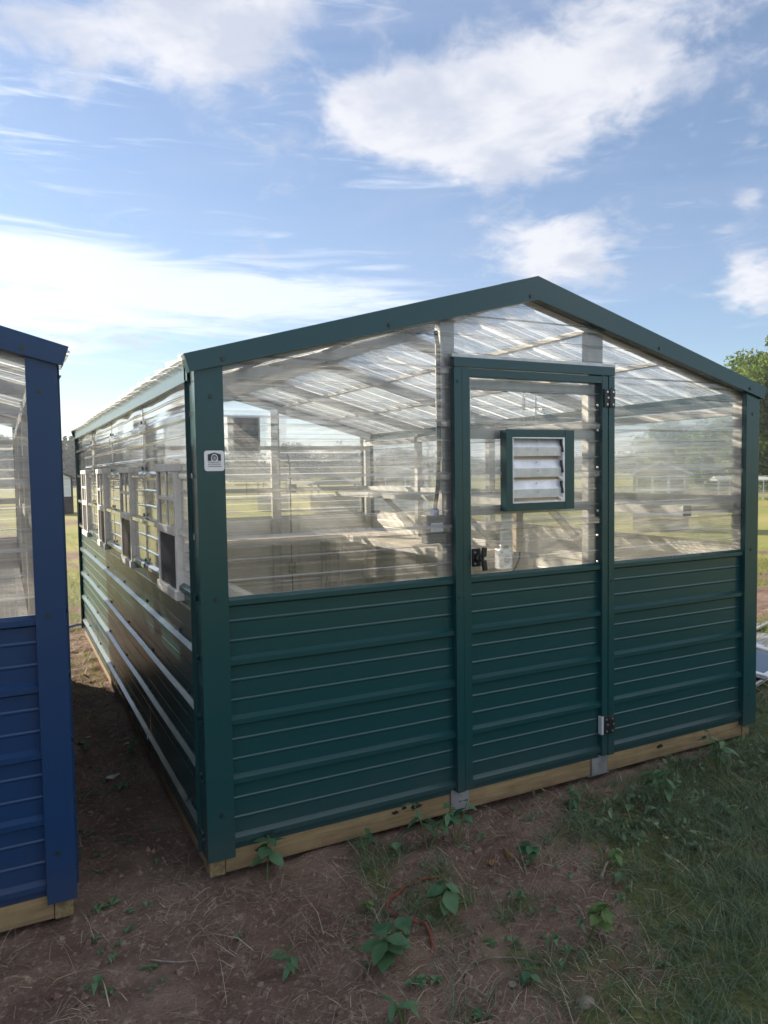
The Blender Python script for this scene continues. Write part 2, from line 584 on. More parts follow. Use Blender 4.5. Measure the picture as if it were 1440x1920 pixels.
def sheet(mb, o, U, A, N, L, prof, nu=1, wav=None, hole=None, clip=None, knots=()):
    """ribbed sheet: point = o + U*s + A*t + N*height; hole=(s0,s1,t0,t1) is cut out, clip(s) is the highest t"""
    pr, at = prof
    o, U, A, N = Vector(o), Vector(U), Vector(A), Vector(N)
    ss = set(round(L * i / nu, 5) for i in range(nu + 1)) | set(round(k, 5) for k in knots)
    rows = list(pr)
    if hole:
        ss |= {round(hole[0], 5), round(hole[1], 5)}
        rows += [(hole[2], at(hole[2])), (hole[3], at(hole[3]))]
        rows.sort()
    ss = sorted(ss)
    v = []
    for s in ss:
        for t, h in rows:
            tt = t if clip is None else min(t, clip(s))
            hh = h if tt == t else at(tt)
            if wav:
                hh += wav(s, tt)
            v.append(o + U * s + A * tt + N * hh)
    n = len(rows)
    f = []
    for i in range(len(ss) - 1):
        for j in range(n - 1):
            sm, tm = (ss[i] + ss[i + 1]) / 2, (rows[j][0] + rows[j + 1][0]) / 2
            if hole and hole[0] < sm < hole[1] and hole[2] < tm < hole[3]:
                continue
            if clip and rows[j][0] >= max(clip(ss[i]), clip(ss[i + 1])) - 1e-6:
                continue
            f.append((i * n + j, (i + 1) * n + j, (i + 1) * n + j + 1, i * n + j + 1))
    if U.cross(A).dot(N) < 0:
        f = [tuple(reversed(q)) for q in f]
    mb.add(v, f, True)
    return mb


# ------------------------------------------------------------------ value noise for terrain and scatter
_tab = rng.random((257, 257))


def vn(x, y):
    x = np.asarray(x, float); y = np.asarray(y, float)
    xi, yi = np.floor(x).astype(int), np.floor(y).astype(int)
    fx, fy = x - xi, y - yi
    fx = fx * fx * (3 - 2 * fx); fy = fy * fy * (3 - 2 * fy)
    a = _tab[xi % 256, yi % 256]; b = _tab[(xi + 1) % 256, yi % 256]
    c = _tab[xi % 256, (yi + 1) % 256]; d = _tab[(xi + 1) % 256, (yi + 1) % 256]
    return (a * (1 - fx) + b * fx) * (1 - fy) + (c * (1 - fx) + d * fx) * fy


def fbm(x, y, o=4):
    s, a, t = 0, .5, 0
    for i in range(o):
        s = s + a * vn(x * 2 ** i + 17 * i, y * 2 ** i + 31 * i)
        t += a
        a *= .5
    return s / t


def ground_z(x, y):
    x = np.asarray(x, float); y = np.asarray(y, float)
    near = np.exp(-((np.clip(np.abs(x - 1) - 6, 0, None)) ** 2 + (np.clip(np.abs(y - 2) - 8, 0, None)) ** 2) / 60)
    z = GZ - .01 + (fbm(x * 2.2, y * 2.2) - .5) * .05 + (fbm(x * 9 + 5, y * 9) - .5) * .038 * near + (fbm(x * 24 + 5, y * 24, 2) - .5) * .022 * near
    far = np.clip((np.hypot(x, y) - 12) / 60, 0, 1)
    z = z + (fbm(x * .03 + 3, y * .03 + 8) - .5) * 1.2 * far
    # a slight hollow under the middle of the front sill
    z = z - .035 * np.exp(-(((x - 1.25) / .45) ** 2 + ((y - .05) / .25) ** 2))
    return z


def gz(x, y):
    return float(ground_z(np.array([x]), np.array([y]))[0])


def sst(x, a, b):
    t = np.clip((x - a) / (b - a), 0, 1)
    return t * t * (3 - 2 * t)


def grass_cover(x, y):
    """0 bare soil and straw, 1 grass"""
    x = np.asarray(x, float); y = np.asarray(y, float)
    n = fbm(x * 1.7 + 40, y * 1.7 + 9) - .5 + .55 * (fbm(x * 9 + 4, y * 9 + 90, 3) - .5)
    g = sst(x - .55 * (y + .2) * 0 + n * 1.6 + np.clip(-y - .45, 0, 2) * .5, .70, 1.55) * sst(-y + n * .9 + np.clip(x - 1.7, 0, 2) * .6, .18, .5)
    right = sst(x + n * 1.2, 3.6, 4.6)
    field = sst(y + n * 4, 5.2, 7.5)
    fn = fbm(x * .55 + 3, y * .55 + 70)
    field = field * sst(fn, .30, .52)
    r2 = right * sst(y, -1, .3) * sst(fbm(x * .8 + 1, y * .8 + 3), .32, .55)
    aisle = .12 * sst(y + n * 3, 2.6, 4) * (x < .3)
    path = np.exp(-(((x - 6.9) / 2.2) ** 2 + ((y - 2.75) / .75) ** 2)) * 1.3
    r2, field = r2 * (1 - np.clip(path, 0, 1)), field * (1 - np.clip(path, 0, 1))
    return np.clip(np.maximum.reduce([g, field, r2, right * .7 * (y < 0.5), aisle]), 0, 1)


# ------------------------------------------------------------------ ground
def build_ground():
    def axis(a, b, st, far):
        core = np.arange(a, b + st * .5, st)
        g, k, lo, hi = st, 1.16, [a], [b]
        while hi[-1] < far:
            g *= k
            hi.append(hi[-1] + g); lo.append(lo[-1] - g)
        return np.concatenate([np.array(lo[1:])[::-1], core, np.array(hi[1:])])
    xs = axis(-2.2, 5.6, .025, 480)
    ys = axis(-2.6, 5.5, .025, 480)
    X, Y = np.meshgrid(xs, ys, indexing='ij')
    Z = ground_z(X, Y)
    nx, ny = X.shape
    V = np.stack([X, Y, Z], -1).reshape(-1, 3)
    idx = np.arange(nx * ny).reshape(nx, ny)
    Fq = np.stack([idx[:-1, :-1], idx[1:, :-1], idx[1:, 1:], idx[:-1, 1:]], -1).reshape(-1, 4)
    me = bpy.data.meshes.new('ground')
    me.vertices.add(len(V)); me.vertices.foreach_set('co', V.ravel())
    me.loops.add(Fq.size); me.loops.foreach_set('vertex_index', Fq.ravel())
    me.polygons.add(len(Fq)); me.polygons.foreach_set('loop_start', np.arange(0, Fq.size, 4)); me.polygons.foreach_set('loop_total', np.full(len(Fq), 4))
    me.update()
    me.polygons.foreach_set('use_smooth', np.ones(len(Fq), bool))
    at = me.attributes.new('cover', 'FLOAT', 'POINT')
    at.data.foreach_set('value', grass_cover(X, Y).ravel())
    m, t, out = material('soil_and_turf')
    p = t.pos()
    c = t.new('ShaderNodeAttribute', attribute_name='cover').outputs['Fac']
    n1 = t.noise(p, 3.0, 8, .65)
    n2 = t.noise(p, 38, 6, .7)
    n3 = t.noise(p, .12, 5, .6)
    soil = t.mix(t.step(n1, .35, .68), (.140, .088, .067, 1), (.230, .158, .120, 1))
    soil = t.mix(t.step(n2, .52, .72), soil, (.34, .275, .215, 1))
    soil = t.mix(t.step(t.noise(p, 130, 3, .6), .60, .72), soil, (.05, .03, .022, 1))
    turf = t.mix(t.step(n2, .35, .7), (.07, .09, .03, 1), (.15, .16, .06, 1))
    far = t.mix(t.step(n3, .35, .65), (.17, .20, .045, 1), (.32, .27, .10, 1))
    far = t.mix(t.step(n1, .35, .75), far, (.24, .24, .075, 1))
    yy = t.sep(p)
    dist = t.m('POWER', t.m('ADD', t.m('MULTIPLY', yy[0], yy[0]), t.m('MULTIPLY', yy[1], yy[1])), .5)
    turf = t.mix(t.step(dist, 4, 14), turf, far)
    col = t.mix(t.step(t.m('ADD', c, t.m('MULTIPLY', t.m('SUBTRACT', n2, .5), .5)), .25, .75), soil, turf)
    dirtfar = t.step(t.noise(p, .35, 5, .6), .60, .70)
    col = t.mix(t.m('MULTIPLY', dirtfar, t.step(dist, 3.5, 6)), col, (.27, .17, .095, 1))
    b = t.new('ShaderNodeBsdfPrincipled')
    t.put(b.inputs['Base Color'], col)
    b.inputs['Roughness'].default_value = .95
    b.inputs['Specular IOR Level'].default_value = .2
    bn = t.new('ShaderNodeBump')
    bn.inputs['Distance'].default_value = .02
    bn.inputs['Strength'].default_value = .9
    t.put(bn.inputs['Height'], t.m('ADD', t.noise(p, 26, 8, .7), t.m('MULTIPLY', t.noise(p, 90, 5, .6), .5)))
    t.put(b.inputs['Normal'], bn.outputs[0])
    t.put(out.inputs[0], b.outputs[0])
    me.materials.append(m)
    o = bpy.data.objects.new('ground', me)
    COL.objects.link(o)
    o['kind'] = 'structure'


build_ground()


def blades(name, P, H, Wd, mat, lean, curl, label=None, lie=None):
    """one mesh of many grass blades; P (n,3) roots, H heights, Wd widths"""
    n = len(P)
    a = rng.random(n) * 2 * np.pi
    ln = lean * (0.3 + rng.random(n))
    d = np.stack([np.cos(a), np.sin(a)], -1)
    s = np.stack([-np.sin(a), np.cos(a)], -1)
    b = rng.random(n) * 2 * np.pi
    s = np.stack([np.cos(b), np.sin(b)], -1) * .7 + s * .3
    V = np.zeros((n, 5, 3))
    lev = [0, .55, 1]
    for i, q in enumerate(lev):
        r = ln * q + curl * q * q * rng.random(n)
        off = d * (H * r)[:, None]
        if lie is not None:
            z = lie * H * np.sin(q * np.pi) * .25 + .004
        else:
            z = H * q * np.sqrt(np.clip(1 - (ln * q * .7) ** 2, .15, 1))
        c = P + np.concatenate([off, z[:, None]], 1)
        if i < 2:
            wv = np.concatenate([s * (Wd * (1 if i == 0 else .75))[:, None] * .5, np.zeros((n, 1))], 1)
            V[:, 2 * i] = c - wv
            V[:, 2 * i + 1] = c + wv
        else:
            V[:, 4] = c
    base = np.arange(n)[:, None] * 5
    quad = (base + np.array([0, 1, 3, 2])).astype(np.int32)
    tri = (base + np.array([2, 3, 4])).astype(np.int32)
    loops = np.concatenate([quad.ravel(), tri.ravel()])
    st = np.concatenate([np.arange(0, 4 * n, 4), 4 * n + np.arange(0, 3 * n, 3)])
    tot = np.concatenate([np.full(n, 4), np.full(n, 3)])
    me = bpy.data.meshes.new(name)
    me.vertices.add(5 * n); me.vertices.foreach_set('co', V.ravel())
    me.loops.add(len(loops)); me.loops.foreach_set('vertex_index', loops)
    me.polygons.add(2 * n); me.polygons.foreach_set('loop_start', st); me.polygons.foreach_set('loop_total', tot)
    me.update()
    at = me.attributes.new('tint', 'FLOAT', 'POINT')
    at.data.foreach_set('value', np.repeat(rng.random(n) ** 1.5, 5))
    me.materials.append(M[mat])
    o = bpy.data.objects.new(name, me)
    COL.objects.link(o)
    o['kind'] = 'stuff'
    if label:
        o['label'] = label
    return o


def inside_sheds(x, y):
    return ((x > -.02) & (x < 3.11) & (y > -.03) & (y < 4.95)) | ((x > -3.6) & (x < -.45) & (y > -.03) & (y < 3.75))


def scatter(n, x0, x1, y0, y1, dens):
    x = rng.uniform(x0, x1, n); y = rng.uniform(y0, y1, n)
    k = (rng.random(n) < dens(x, y)) & ~inside_sheds(x, y)
    x, y = x[k], y[k]
    return np.stack([x, y, ground_z(x, y) - .003], -1)


def clumpy(x, y):
    return sst(fbm(x * 7 + 2, y * 7 + 5, 3), .38, .62)


P = scatter(260000, -.9, 4.6, -2.4, .5, lambda x, y: grass_cover(x, y) * (.22 + .70 * clumpy(x, y)))
n = len(P)
blades('grass', P, rng.uniform(.02, .085, n) * (.6 + .6 * vn(P[:, 0] * 5, P[:, 1] * 5)), rng.uniform(.0022, .0046, n), 'grass', .8, .9, 'short dark green grass growing in the shade before the sheds')
P = scatter(105000, -2.2, 3.4, -2.4, 3.2, lambda x, y: (1 - .45 * grass_cover(x, y)) * (.12 + .88 * sst(fbm(x * 3 + 9, y * 3), .42, .6)) * np.where(y > .3, .45, 1))
n = len(P)
blades('dead_straw', P, rng.uniform(.02, .12, n), rng.uniform(.0016, .004, n), 'straw', 1.0, .4, 'dry straw and dead stalks littering the bare soil', lie=.6)
P = scatter(22000, -2.2, 3.6, -2.4, 3.6, lambda x, y: sst(fbm(x * 2.3 + 60, y * 2.3 + 4), .50, .66) * (1 - .5 * grass_cover(x, y)))
n = len(P)
blades('dead_grass', P, rng.uniform(.04, .13, n), rng.uniform(.0014, .003, n), 'straw', .9, .9, 'bleached dead grass tufts standing in the soil')
P = scatter(9000, -.6, .4, 2.2, 6.0, lambda x, y: sst(fbm(x * 4 + 6, y * 4 + 4), .46, .62) * .8)
n = len(P)
blades('aisle_grass', P, rng.uniform(.02, .08, n), rng.uniform(.002, .0045, n), 'field', .7, .8, 'sunlit yellow green tufts at the far end of the aisle')
P = scatter(170000, -4, 12, 3.5, 18, lambda x, y: (.15 + .85 * grass_cover(x, y)) * np.clip(6.5 / np.hypot(x + .6, y + 2.7), .12, 1))
n = len(P)
blades('field_grass', P, rng.uniform(.03, .085, n), rng.uniform(.003, .007, n), 'field', .7, .8, 'sunlit short field grass beyond the sheds')
P = scatter(60000, 3.3, 12, -.5, 5, lambda x, y: (.2 + .8 * grass_cover(x, y)) * np.where((x < 5.6) & (y < 2), .35, 1) * (1 - np.clip(np.exp(-(((x - 6.9) / 2.2) ** 2 + ((y - 2.75) / .75) ** 2)) * 1.3, 0, .97)))
n = len(P)
blades('side_grass', P, rng.uniform(.04, .14, n), rng.uniform(.003, .006, n), 'field', .8, .8, 'yellowing taller grass right of the green greenhouse')


# ------------------------------------------------------------------ greenhouse
def greenhouse(ox, L, paint, label, group, main=True):
    W = 3.09
    root = empty('greenhouse', (ox, 0, GZ), label, 'greenhouse', group)

    def X(x):
        return ox + x
    tw = .093 if main else .083
    RX, RZ = 1.545, 2.262          # ridge
    EX, EZ = -.055, 1.835          # eave edge of the roof sheet

    def roof_z(x):
        xx = x if x <= RX else 2 * RX - x
        return EZ + (RZ - EZ) * (xx - EX) / (RX - EX)
    HT = 4 * R + .038              # top of the painted half

    def dent(seed, amp):
        def fn(s, t):
            return amp * (math.sin(s * 3.1 + seed) * math.sin(t * 5.3 + seed * 2) + .6 * math.sin(s * 7.3 + t * 3 + seed))
        return fn

    # -- lower painted panels
    def lower(o, U, N, Lg, dz=0.0, knots=(), parent=root, nu=4, name='wall_panel'):
        mb = MB()
        sheet(mb, (X(o[0]), o[1], 0), U, (0, 0, 1), N, Lg, profile((-.024 if not dz else -.055), HT + dz, dz), nu, dent(o[0] + Lg, .0009))
        return mb.build(name, paint + '_sheet', parent)
    Fx, Fy = Vector((1, 0, 0)), Vector((0, 1, 0))
    lower((.05, 0), Fx, -Fy, 1.06)
    lower((2.012, 0), Fx, -Fy, 1.03)
    lower((.05, L), Fx, Fy, 2.99)
    npan = max(1, round(L / 1.22))
    for i in range(npan):
        y0, y1 = .02 + (L - .04) * i / npan, .02 + (L - .04) * (i + 1) / npan
        lower((0, y0), Fy, -Fx, y1 - y0 - .001, .0235)
        lower((W, y0), Fy, Fx, y1 - y0 - .001, .0235)

    # -- clear panels, front and back
    def clear(x0, x1, z0, y, N, mat='poly', parent=root, ztop=None, name='clear_panel', nu=10, amp=.0016):
        top = max(roof_z(x0), roof_z(x1), RZ if x0 < RX < x1 else 0) if ztop is None else ztop
        mb = MB()
        kn = [RX - x0] if x0 < RX < x1 else []
        sheet(mb, (X(x0), y, 0), (1, 0, 0), (0, 0, 1), N, x1 - x0, profile(z0, top, .0, .018, .0048), nu, dent(x0 * 3, amp),
              clip=(lambda s: roof_z(x0 + s) - .012) if ztop is None else None, knots=kn)
        return mb.build(name, mat, parent)
    clear(.05, 1.125, HT - .03, .006, -Fy)
    clear(1.126, 1.992, 1.885, .006, -Fy)
    clear(1.993, 3.04, HT - .03, .006, -Fy)
    clear(.05, 3.04, HT - .03, L - .006, Fy, 'poly_back')

    # -- clear side panels with the windows set in them
    wins = [(.305, .715), (1.51, 1.905), (2.69, 3.10), (3.895, 4.305)] if main else []
    seams = [0.02, 1.15, 2.34, 3.54, L - .02] if main else [.02, 1.22, 2.44, L - .02]
    WZ0, WZ1 = .925, 1.432
    for side in (0, 1):
        for i in range(len(seams) - 1):
            y0, y1 = seams[i], seams[i + 1]
            hole = None
            if side == 0 and main:
                a, b = wins[i]
                hole = (a + .012 - y0, b - .012 - y0, WZ0 + .012, WZ1 - .012)
            mb = MB()
            sheet(mb, (X(0 if side == 0 else W), y0, 0), Fy, (0, 0, 1), -Fx if side == 0 else Fx, y1 - y0 + .012, profile(HT - .01, 1.80, .0235, .017, .004),
                  22, lambda s, t, i=i: .0035 * math.sin(s * 8.5 + i * 2 + t * 2) * min(1, max(0, t - 1.38) * 5) + .0012 * math.sin(s * 13 + t * 9) + .002 * (i % 2), hole)
            mb.build('side_panel', 'poly_side', root)
            if side == 0 and main and i:
                sm = MB()
                pr, at = profile(HT, 1.77, .0235, .017)
                for (za, ha), (zb, hb) in zip(pr, pr[1:]):
                    sm.bar((X(-.003 - ha), y0 + .004, za), (X(-.003 - hb), y0 + .004, zb), .005, .002, (1, 0, 0))
                sm.build('panel_seam', 'galv', root)

    # -- windows of the left wall
    for (a, b) in wins:
        fx0, fx1 = -.025, .010
        fr = MB()
        fw = .034
        fr.box(X(fx0), X(fx1), a, a + fw, WZ0, WZ1)
        fr.box(X(fx0), X(fx1), b - fw, b, WZ0, WZ1)
        fr.box(X(fx0 - .004), X(fx1), a - .006, b + .006, WZ1 - .002, WZ1 + .03)
        fr.box(X(fx0 - .008), X(fx1), a - .006, b + .006, WZ0 - .022, WZ0 + .018)
        zm = (WZ0 + WZ1) / 2 + .005
        fr.box(X(fx0 - .003), X(.004), a + fw, b - fw, zm - .018, zm + .018)
        wf = fr.build('window', 'white_trim', root, .003)
        mu = MB()
        ym = (a + b) / 2
        mu.box(X(-.021), X(-.011), ym - .008, ym + .008, zm + .018, WZ1 - .002)
        zq = (zm + WZ1) / 2 + .008
        mu.box(X(-.022), X(-.010), a + fw, b - fw, zq - .008, zq + .008)
        mu.build('muntin', 'white_trim', wf, .002)
        MB().box(X(-.017), X(-.014), a + fw, b - fw, zm + .018, WZ1).build('pane', 'glass', wf)
        MB().box(X(-.002), X(.001), a + fw, b - fw, WZ0 + .018, zm - .018).build('pane', 'glass', wf)
        MB().box(X(-.019), X(-.0175), a + fw, b - fw, WZ0 + .018, zm - .018).build('insect_screen', 'screen', wf)

    # -- corner posts trimmed in painted metal
    corner = None
    for (cx, s) in ((0, 1), (W, -1)):
        for (yy, t) in ((0, 1), (L, -1)):
            mb = MB()
            ya = yy - .030 * t
            pts = [(X(cx - .012 * s), ya, 0), (X(cx + tw * s), ya, 0), (X(cx + tw * s), yy + .0 * t, 0), (X(cx + (tw - .003) * s), yy, 0), (X(cx + (tw - .003) * s), ya + .003 * t, 0),
                   (X(cx - .009 * s), ya + .003 * t, 0), (X(cx - .009 * s), yy + .075 * t, 0), (X(cx - .026 * s), yy + .075 * t, 0), (X(cx - .026 * s), yy + .072 * t, 0), (X(cx - .012 * s), yy + .072 * t, 0)]
            if (s * t) < 0:
                pts = pts[::-1]
            mb.prism([(q[0], q[1], -.042) for q in pts], (0, 0, 1.81 + .042 + .02))
            o = mb.build('corner_trim', paint, root, .0012)
            fillnormals(o)
            if cx == 0 and yy == 0:
                corner = o
            for z in (.13, .95, 1.70):
                if yy == 0:
                    sc = MB().disc((X(cx + .045 * s), ya, z), (0, -t, 0), .0065, .004)
                    sc.disc((X(cx + .045 * s), ya, z), (0, -t, 0), .0095, .0015)
                    sc.build('screw', 'dark_screw', o)

    # -- rake trims, ridge cap, eave trims
    for (yy, t) in ((0, 1), (L, -1)):
        yf = yy - .046 * t
        for s in (0, 1):
            def mx(x):
                return X(x) if s == 0 else X(W - x)
            face = [(mx(-.050), 1.848), (mx(RX + .0015 * 0), 2.288), (mx(RX), 2.182), (mx(-.030), 1.784)]
            mb = MB()
            mb.prism([(q[0], yf, q[1]) for q in face], (0, .004 * t, 0))
            top = [(mx(-.050), 1.848), (mx(RX), 2.288), (mx(RX), 2.284), (mx(-.050), 1.844)]
            mb.prism([(q[0], yf + .0045 * t, q[1]) for q in top], (0, .085 * t, 0))
            low = [(mx(.02), 1.7995), (mx(RX), 2.1855), (mx(RX), 2.182), (mx(.02), 1.796)]
            mb.prism([(q[0], yf + .0045 * t, q[1]) for q in low], (0, .038 * t, 0))
            # folded end at the eave
            mb.prism([(mx(-.050), yf + .0045 * t, 1.848), (mx(-.047), yf + .0045 * t, 1.844), (mx(-.027), yf + .0045 * t, 1.784), (mx(-.030), yf + .0045 * t, 1.784)], (0, .05 * t, 0))
            o = mb.build('rake_trim', paint, root)
            fillnormals(o)
            for x in (.09, .78, 1.50):
                z = 1.784 + (x + .03) * .2527 + .022
                if yy == 0 and not (s and x > 1.4):
                    sc = MB().disc((mx(x), yf, z), (0, -t, 0), .0065, .005)
                    sc.disc((mx(x), yf, z), (0, -t, 0), .010, .0015)
                    sc.build('screw', 'dark_screw', o)
    mb = MB()
    for s in (0, 1):
        def mx(x):
            return X(x) if s == 0 else X(W - x)
        pts = [(mx(RX), 2.297), (mx(RX - .14), 2.2595), (mx(RX - .14), 2.2565), (mx(RX), 2.294)]
        mb.prism([(q[0], .045, q[1]) for q in pts], (0, L - .09, 0))
    fillnormals(mb.build('ridge_cap', paint, root))
    for s in (0, 1):
        def mx(x):
            return X(x) if s == 0 else X(W - x)
        mb = MB()
        pts = [(mx(-.022), 1.762), (mx(-.022), 1.836), (mx(-.018), 1.836), (mx(-.018), 1.762)]
        mb.prism([(q[0], .042, q[1]) for q in pts], (0, L - .084, 0))
        pts = [(mx(-.030), 1.759), (mx(-.030), 1.763), (mx(-.005), 1.763), (mx(-.005), 1.759)]
        mb.prism([(q[0], .042, q[1]) for q in pts], (0, L - .084, 0))
        fillnormals(mb.build('eave_trim', paint, root))

    # -- roof sheets
    slope = Vector((RX - EX, 0, RZ - EZ)).normalized()
    sl = (Vector((RX, 0, RZ)) - Vector((EX, 0, EZ))).length
    np_ = math.ceil((L + .06) / (4 * R))
    for s in (0, 1):
        Ud = Vector((slope.x if s == 0 else -slope.x, 0, slope.z))
        Nd = Vector((-slope.z if s == 0 else slope.z, 0, slope.x))
        for i in range(np_):
            y0 = .004 + i * 4 * R
            y1 = min(y0 + 4 * R + .02, L + .03)
            if y1 - y0 < .05:
                continue
            mb = MB()
            e = Vector((X(EX) if s == 0 else X(W - EX), 0, EZ - .006 + (i % 2) * .0015))
            sheet(mb, e, Ud, (0, 1, 0), Nd, sl - .01, profile(y0, y1, -.02, .022), 6, lambda a, b: .0025 * math.sin(a * 4 + b * 3))
            mb.build('roof_panel', 'poly_roof', root)

    # -- steel tube frame inside
    def part(mb, name, mat, parent=root, bevel=0.0):
        return mb.build(name, mat, parent, bevel)
    T = .058
    ys = [.045] + [L * k / npan for k in range(1, npan)] + [L - .045]
    for y in ys:
        for x in (.045, W - .045):
            part(MB().box(X(x - T / 2), X(x + T / 2), y - T / 2, y + T / 2, 0, 1.775), 'stud', 'tube')
        for s in (0, 1):
            def mx(x):
                return X(x) if s == 0 else X(W - x)
            d = .045
            a, b = Vector((mx(.01), y, roof_z(.01) - d)), Vector((mx(RX), y, RZ - d))
            part(MB().bar(a, b, T, T, (0, 1, 0)), 'rafter', 'tube')
    for s in (0, 1):
        def mx(x):
            return X(x) if s == 0 else X(W - x)
        part(MB().box(mx(.016), mx(.074), .075, L - .075, 1.700, 1.745), 'wall_plate', 'tube')
        for q in (.52, 1.03):
            z = roof_z(q) + .006
            part(MB().bar((mx(q), .02, z - .012), (mx(q), L - .02, z - .012), .05, .022), 'purlin', 'tube')
    part(MB().box(mx(.016), mx(.06), .075, L - .075, 1.195, 1.25), 'girt', 'tube')
    if not main:
        part(MB().box(X(.03), X(.075), .075, L - .075, 1.195, 1.25), 'girt', 'tube')
    for xa, xb in ((1.066, 1.137), (1.907, 2.0)):
        part(MB().box(X(xa), X(xb), .026, .07, 0, roof_z(xa if xb < RX else xb) - .06), 'stud', 'tube')
        part(MB().box(X(xa), X(xb), L - .07, L - .026, 0, roof_z(xa if xb < RX else xb) - .06), 'stud', 'tube')
    part(MB().box(X(.075), X(W - .075), L - .075, L - .035, 1.21, 1.255), 'girt', 'tube')
    part(MB().box(X(.075), X(W - .075), L - .075, L - .035, 1.66, 1.70), 'girt', 'tube')

    # -- floor boards and skids
    nb = int((L - .12) / .145)
    fm = None
    for i in range(nb):
        y = .06 + i * .145
        if i % 2 == 0 or fm is None:
            pass
        part(MB().box(X(.02), X(W - .02), y, y + .139, -.022 - (i % 3) * .0015, -.0015 * (i % 2)), 'floor_board', 'board')
    zb0, zb1 = -.112, -.022
    timb = []
    segs = [(.062, 1.078), (1.174, 1.904), (2.005, W - .062)]
    for (a, b) in segs:
        timb.append(part(MB().box(X(a), X(b), .004, .09, zb0, zb1), 'skid_beam', 'timber', bevel=.003))
    for x in (0, W - .06):
        timb.append(part(MB().box(X(x), X(x + .06), .002, .088, zb0 - .004, zb1 - .002), 'skid_end', 'endgrain', bevel=.003))
    for s in (0, 1):
        def mx(x):
            return X(x) if s == 0 else X(W - x)
        q = 0.09
        for k in range(npan):
            y1 = .09 + (L - .09) * (k + 1) / npan
            part(MB().box(mx(.004 + .004 * (k % 2)), mx(.09), q, y1 - .003, zb0 - .002 * k, .012), 'skid_beam', 'timber', bevel=.003)
            q = y1
    part(MB().box(X(.09), X(W - .09), L - .09, L - .004, zb0, zb1), 'skid_beam', 'timber')
    for (a, b) in ((1.079, 1.173), (1.905, 2.004)):
        mb = MB().box(X(a), X(b), -.004, .05, -.112, -.008)
        mb.box(X(a - .02), X(b + .02), .0, .06, -.116, -.1125)
        mb.disc((X((a + b) / 2), -.004, -.06), (0, -1, 0), .006, .003)
        part(mb, 'bracket', 'galv')
    if main:
        for (x, z, r_) in ((.80, -.046, .013), (.845, -.035, .010), (.90, -.040, .020), (2.38, -.052, .017), (2.72, -.068, .014)):
            pts = []
            for k in range(10):
                an = k * .6283
                rr = r_ * random.uniform(.7, 1.2)
                pts.append((X(x) + rr * 1.5 * math.cos(an), .0025, z + rr * .7 * math.sin(an)))
            o = MB().prism(pts, (0, .0012, 0)).build('knot', 'timber_knot', timb[0] if x < 1.1 else timb[2])

    # -- door frame trims
    for (a, b) in ((1.097, 1.136), (1.984, 2.022)):
        o = part(MB().box(X(a), X(b), -.034, -.002, -.012, 1.860), 'door_jamb', paint, bevel=.0015)
        for z in (.22, .86, 1.80):
            MB().disc((X((a + b) / 2), -.034, z), (0, -1, 0), .0055, .004).build('screw', 'dark_screw', o)
    part(MB().box(X(1.097), X(2.022), -.036, -.002, 1.862, 1.904), 'door_header', paint, bevel=.0015)
    part(MB().box(X(1.09), X(2.03), -.030, .004, 1.9045, 1.918), 'header_flashing', 'galv')

    # -- the door, one part with its own pieces
    dr = MB()
    dr.box(X(1.1385), X(1.179), -.031, .012, -.010, 1.858)
    dr.box(X(1.945), X(1.9815), -.031, .012, -.010, 1.858)
    dr.box(X(1.1792), X(1.9448), -.0305, .012, 1.824, 1.8575)
    door = dr.build('door', paint, root, .0012)
    lower((1.178, -.004), Fx, -Fy, .768, parent=door, name='door_panel')
    clear(1.176, 1.948, HT - .03, -.003, -Fy, parent=door, ztop=1.826, name='door_glazing', nu=6, amp=.001)
    st = MB()
    for (a, b) in ((1.184, 1.216), (1.909, 1.941)):
        st.box(X(a), X(b), .022, .045, .02, 1.82)
    st.box(X(1.2165), X(1.9085), .022, .045, 1.775, 1.82)
    st.build('door_tube', 'tube', door)
    MB().box(X(1.2165), X(1.9085), .020, .043, 1.556, 1.605).build('door_rail', 'tube', door)
    MB().box(X(1.2165), X(1.9085), .020, .043, 1.213, 1.256).build('door_rail', 'tube', door)
    for z in (1.753, .145):
        h = MB().box(X(1.952), X(1.983), -.040, -.0315, z - .043, z + .043)
        h.box(X(1.986), X(2.018), -.042, -.0345, z - .043, z + .043)
        h.tube([(X(1.9845), -.041, z - .043), (X(1.9845), -.041, z + .043)], .006, 8)
        ho = h.build('hinge', 'black', door, .0015)
        s = MB()
        for x in (1.967, 2.003):
            for dz_ in (-.03, .002, .03):
                s.disc((X(x + .006 * (dz_ == .002)), -.042 if x > 1.99 else -.040, z + dz_), (0, -1, 0), .0052, .004)
        s.build('hinge_screw', 'screw', door)
    MB().box(X(1.938), X(1.951), -.036, -.012, .10, .19).build('hinge_tab', 'alu', door)
    # T-handle
    hd = MB().box(X(1.180), X(1.222), -.045, -.030, .992, 1.072)
    hd.disc((X(1.199), -.045, 1.030), (0, -1, 0), .016, .022, 12)
    hd.bar((X(1.219), -.074, 1.078), (X(1.214), -.074, 1.030), .022, .016, (0, 1, 0))
    hd.bar((X(1.214), -.074, 1.0302), (X(1.222), -.074, .976), .022, .016, (0, 1, 0))
    hd.bar((X(1.199), -.066, 1.030), (X(1.216), -.072, 1.030), .018, .02, (0, 0, 1))
    hd.build('door_handle', 'black', door, .003)
    s = MB().disc((X(1.217), -.082, 1.030), (0, -1, 0), .0075, .003, 12)
    s.disc((X(1.190), -.045, 1.055), (0, -1, 0), .005, .003)
    s.disc((X(1.190), -.045, 1.006), (0, -1, 0), .005, .003)
    s.build('handle_lock', 'screw', door)
    s = MB()
    for z in (1.72, 1.60, 1.42, 1.21, 1.09, .96):
        s.disc((X(1.930), -.012, z), (0, -1, 0), .006, .005)
    s.build('washer_screw', 'screw', door)

